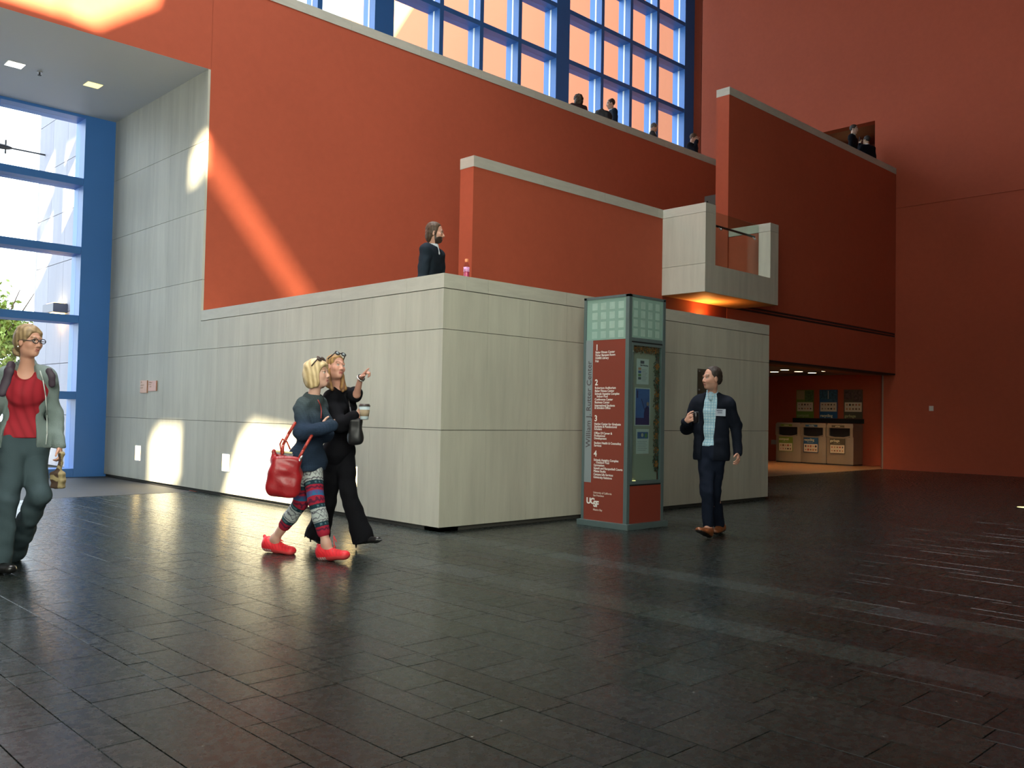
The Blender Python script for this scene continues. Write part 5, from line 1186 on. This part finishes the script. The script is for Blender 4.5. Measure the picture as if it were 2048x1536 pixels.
    for a, t_, k_ in (('hr', 'tr', 'anR'), ('hl', 'tl', 'anL')):
        v = Vol(np.minimum(J[a], J[t_])-.14, np.maximum(J[a], J[t_])+.2, .005); foot(v, J[a], J[t_], inf=.010); v.mesh('shoe', mat('shoe_black', (.012, .012, .012), .3), o)
    # backpack
    c = J['neck']-f*.32-ZZ*.27; v = Vol(c-.36, c+.36, .009); v.rbox(c, (.13, .09, .20), np.array([lat, f, ZZ]), .06)
    bp_ = v.mesh('backpack', mat('backpack_plum', (.035, .020, .035), .6), None); tag(bp_, 'dark plum backpack worn by the woman in the red top', 'backpack')
    for s_, pts in ((1, ((98, 742), (103, 752), (104, 768))), (-1, ((22, 730), (18, 742), (12, 765), (4, 785)))):
        q = [surf(jk, a, b, -.002, 4) for a, b in pts]; v = Vol(np.min(q, 0)-.12, np.max(q, 0)+.12, .006)
        for a, b in zip(q, q[1:]): v.cap(a, b, .026 if s_ > 0 else .032, k=.01, flat=(f, 2.4))
        v.mesh('strap', mat('backpack_plum', (.035, .020, .035), .6), bp_)
    # paper bag held at the side
    c = W(115, 957, 6.88); Mx = np.array([RH, FH, ZZ]); v = Vol(c-.2, c+.22, .005); v.rbox(c-ZZ*.015, (.050, .034, .060), Mx, .018).cap(c+ZZ*.03, W(121, 925, 6.90), .030, .014, k=.03)
    v.cap(W(121, 925, 6.90), W(124, 908, 6.90), .012, .022, k=.01)
    pb = v.folds(.006, 1.0, 4).mesh('paper_bag', mat('paper_brown', (.2, .12, .06), .8, vcol=True), None, lambda P: np.where((((P-c)@RH) > .022)[:, None] | (np.sin(P@np.array([60, 40, 50.])) > .75)[:, None], (.30, .24, .12), (.055, .030, .018)))
    tag(pb, 'crumpled brown paper bag in the hand of the woman in the red top', 'bag')
red_woman()
# ---- generic standing figure for people behind the parapets
def stander(label, hc, f, hf, floor, skin, hairc, top, legs_, collar=(.6, .62, .62), h=.011, arm=None, bald=False, curly=False, beard=None, tilt=0, hname='hair', lean=0.0, bcol=(.05, .03, .02)):
    H = hc[2]-floor+.12; s_ = H/1.80; lat = U(np.cross(ZZ, f)); base = np.array([hc[0], hc[1], floor])-f*.03*s_-f*lean
    z = lambda q: ZZ*H*q
    J = dict(neck=base+z(.845)+f*lean*.85, shL=base+z(.815)+lat*.19*s_+f*lean*.8, shR=base+z(.815)-lat*.19*s_+f*lean*.8, pel=base+z(.53), elL=base+z(.63)+lat*.25*s_, wrL=base+z(.49)+lat*.23*s_+f*.10, elR=base+z(.63)-lat*.25*s_, wrR=base+z(.49)-lat*.23*s_+f*.10,
             hpL=base+z(.50)+lat*.09, hpR=base+z(.50)-lat*.09, knL=base+z(.28)+lat*.09+f*.02, knR=base+z(.28)-lat*.09+f*.02, anL=base+z(.05)+lat*.10, anR=base+z(.05)-lat*.10,
             tl=base+lat*.11+f*.18, tr=base-lat*.11+f*.18, hl=base+lat*.10-f*.08, hr=base-lat*.10-f*.08)
    if arm: J['el'+arm[0]] = J['sh'+arm[0]]-ZZ*.22+f*.14; J['wr'+arm[0]] = hc+f*.10-ZZ*.10+lat*(.05 if arm[0] == 'L' else -.05)+lat*arm[1]
    hands = [((J['wr'+q], (-ZZ if not (arm and arm[0] == q) else ZZ*.9-f*.1), (-lat if q == 'L' else lat), f), dict(curl=(.4, .4, .4, .4))) for q in 'LR']
    o, M = body('person', label, J, f, hc, hf, .98*min(s_, 1.03), skin, [((skin[0]*.7, skin[1]*.5, skin[2]*.5), hairc), dict(beard=beard, bcol=bcol)], h=h, hands=hands,
                feet=[((J['hr'], J['tr']), dict(ank=J['anR'])), ((J['hl'], J['tl']), dict(ank=J['anL']))], tilt=tilt)
    hs = .98*min(s_, 1.03)
    if curly: v = hair_vol(hc, M, hs, [('e', (-.03, 0, .03), (.125, .120, .125)), ('e', (-.05, 0, -.07), (.10, .115, .10), .03)], [('s', (.135, 0, -.02), (.075, .080, .105), .012)], h=.008, pad=.25).folds(.012, 1.3, 3)
    elif hname == 'long': v = hair_vol(hc, M, hs, SHORT+[('e', (-.06, 0, -.03), (.060, .082, .095), .02), ('e', (-.02, .055, -.0), (.05, .03, .05)), ('e', (-.02, -.055, -.0), (.05, .03, .05))], [('s', (.104, 0, -.015), (.080, .108, .112), .012), ('s', (.045, 0, -.085), (.052, .12, .055), .012)], h=h*.8).folds(.0025, 1.5, 3)
    else: v = hair_vol(hc, M, hs, SHORT, SHORT_SUB+([('s', (.03, 0, .12), (.075, .055, .06), .01)] if bald else []), h=h*.8).folds(.002, 1.5, 3)
    v.mesh('hair', hair_m, o, hair_col(hc, M, np.array(hairc)*.7, np.array(hairc)*1.8))
    lo, hi = bounds(J); hh = max(h, .009)
    v = Vol(lo, hi, hh); v.cap(J['neck']-ZZ*.03, J['neck']+ZZ*.035, .060, .060, k=.02).cap(J['neck']+f*.05+ZZ*.02, J['neck']+f*.080-ZZ*.07, .025, .02, k=.03); v.cutz(J['neck'][2]+.045)
    v.mesh('shirt', mat('collar_%d' % int(collar[0]*100), collar, .7), o)
    v = Vol(lo, hi, hh); torso(v, J, f, .022); v.cap(J['pel']-lat*.075+ZZ*.0, J['pel']+lat*.075, .13, k=.04, flat=(f, 1.2))
    for q in 'LR': limb(v, [J['sh'+q]-ZZ*.01, J['el'+q], J['wr'+q]], [.074, .062, .050], k=.03)
    v.folds(.005, .5, 4).cap(J['neck']+f*.10+ZZ*.05, J['neck']+f*.14-ZZ*.16, .045, .008, k=.006, op='-')
    neckcut(v, J, f, .078).ell(hc-ZZ*.01, (.10, .10, .125), None, .01, '-')
    jk = v.mesh('jacket', cloth_m('coat_%d' % int(1000*top[0]+100*top[2]), top, .8), o)
    v = Vol(lo, hi, hh); v.cap(J['pel']-lat*.07, J['pel']+lat*.07, .118, k=.04, flat=(f, 1.2))
    for q in 'LR': limb(v, [J['hp'+q], J['kn'+q], J['an'+q]], [.094, .070, .060], k=.03)
    v.mesh('trousers', cloth_m('legs_%d' % int(1000*legs_[0]), legs_, .85), o)
    for a, t_ in (('hr', 'tr'), ('hl', 'tl')):
        v = Vol(np.minimum(J[a], J[t_])-.14, np.maximum(J[a], J[t_])+.2, hh); foot(v, J[a], J[t_], inf=.009); v.mesh('shoe', mat('shoe_black', (.012, .012, .012), .3), o)
    return o, J, M
def bear(x, ay, z): return ((z < -.052-.35*(.06-x)*(x < .06)) & (x > .012) & ~((ay < .018) & (z > -.082) & (z < -.060) & (x > .07))) | ((x < .030) & (x > .008) & (z < .0) & (ay > .05) & (z > -.09))
stander('bearded man in a dark jacket behind the stone parapet, looking right', W(870.5, 466, 10.75), facing(.90, .30), facing(.985, .12, -.03), 1.6, (.50, .27, .19), (.050, .028, .014), (.016, .024, .034), (.02, .02, .02), h=.0055, beard=bear, hname='long', collar=(.62, .66, .72), bcol=(.030, .016, .010))
def onY(px, py, Y):
    d = FW+RT*(px-1024)/FPX-UPV*(py-768)/FPX; t = Y/d[1]; return np.array([0, 0, CH])+d*t
dk_ = (.010, .011, .016)
stander('curly haired person seen from behind, farthest left behind the high parapet', onY(1156, 200, 13.66), facing(-.5, -.8), facing(-.45, -.85), 6.98, (.45, .27, .19), (.045, .028, .016), (.05, .03, .03), dk_, curly=True)
stander('balding man in a navy suit looking left behind the high parapet, by a black bag', onY(1221, 208, 13.74), facing(-.9, .25), facing(-.93, .25, -.15), 6.98, (.60, .36, .27), (.035, .018, .012), (.012, .020, .034), dk_, bald=True, collar=(.8, .8, .8))
stander('grey haired man looking down behind the high parapet, second from its right end', onY(1308, 256, 13.66), facing(.9, .2), facing(.9, .2, -.55), 6.98, (.52, .27, .17), (.075, .06, .05), (.05, .05, .055), dk_, bald=True, collar=(.7, .72, .72))
stander('man with a hand at his face, rightmost behind the high sloping parapet', onY(1387, 277, 13.66), facing(.8, .55), facing(.85, .45, -.35), 6.98, (.50, .27, .19), (.075, .035, .018), (.010, .012, .020), dk_, arm=('R', .02), collar=(.8, .82, .82))
struct(box('floor_upper_step', (20.0, 10.255, 6.98), (23.84, 11.6, 7.2), mat('terrace_floor', (.2, .2, .19), .5)))
stander('dark haired man in black suit facing right, above the tall red wall', onY(1708, 259, 10.58), facing(.8, .5), facing(.78, .6, -.1), 7.2, (.50, .33, .25), (.020, .014, .010), (.008, .009, .013), dk_, collar=(.42, .48, .47))
o_, J_, M_ = stander('man in black seen from behind, phone at his ear, above the tall wall', onY(1733, 281, 10.60), facing(-.3, -.75), facing(-.5, -.6), 7.2, (.52, .34, .22), (.016, .012, .010), (.006, .007, .012), dk_, arm=('L', .08), collar=(.75, .75, .75))
ph = box('phone', (0, 0, 0), (.07, .012, .13), mat('phone_black', (.02, .02, .022), .3)); ph.location = Vector(J_['wrL'])+Vector((-.03, .0, .08)); tag(ph, 'dark phone held to the ear of the man seen from behind', 'phone')
c = onY(1207, 232, 13.62); v = Vol(c-.35, c+.35, .01); v.ell(c-ZZ*.03, (.21, .10, .17), np.array([RH, FH, ZZ]), .02).cap(c-RH*.18+ZZ*.03, c-RH*.05+ZZ*.13, .05, k=.03)
bb = v.folds(.005, .5, 2).mesh('backpack', mat('bag_black', (.009, .009, .010), .5), None); tag(bb, 'black backpack on the high parapet beside the balding man', 'backpack')
tubes('strap', [[c-RH*.20+ZZ*.03, c-RH*.17+ZZ*.12, c-RH*.08+ZZ*.145, c+RH*.0+ZZ*.14]], .011, mat('bag_black', (.009, .009, .010), .5), bb)

# ------------------------------------------------------------------ lettering becomes plain mesh
def lettering_to_mesh():
    dg = bpy.context.evaluated_depsgraph_get(); dg.update()
    for o in [q for q in SC.objects if q.type == 'FONT']:
        me = bpy.data.meshes.new_from_object(o.evaluated_get(dg)); n = bpy.data.objects.new('lettering', me); COL.objects.link(n)
        n.parent = o.parent; n.matrix_parent_inverse = o.matrix_parent_inverse.copy(); n.matrix_basis = o.matrix_basis.copy()
        c = o.data; bpy.data.objects.remove(o); bpy.data.curves.remove(c)
lettering_to_mesh()
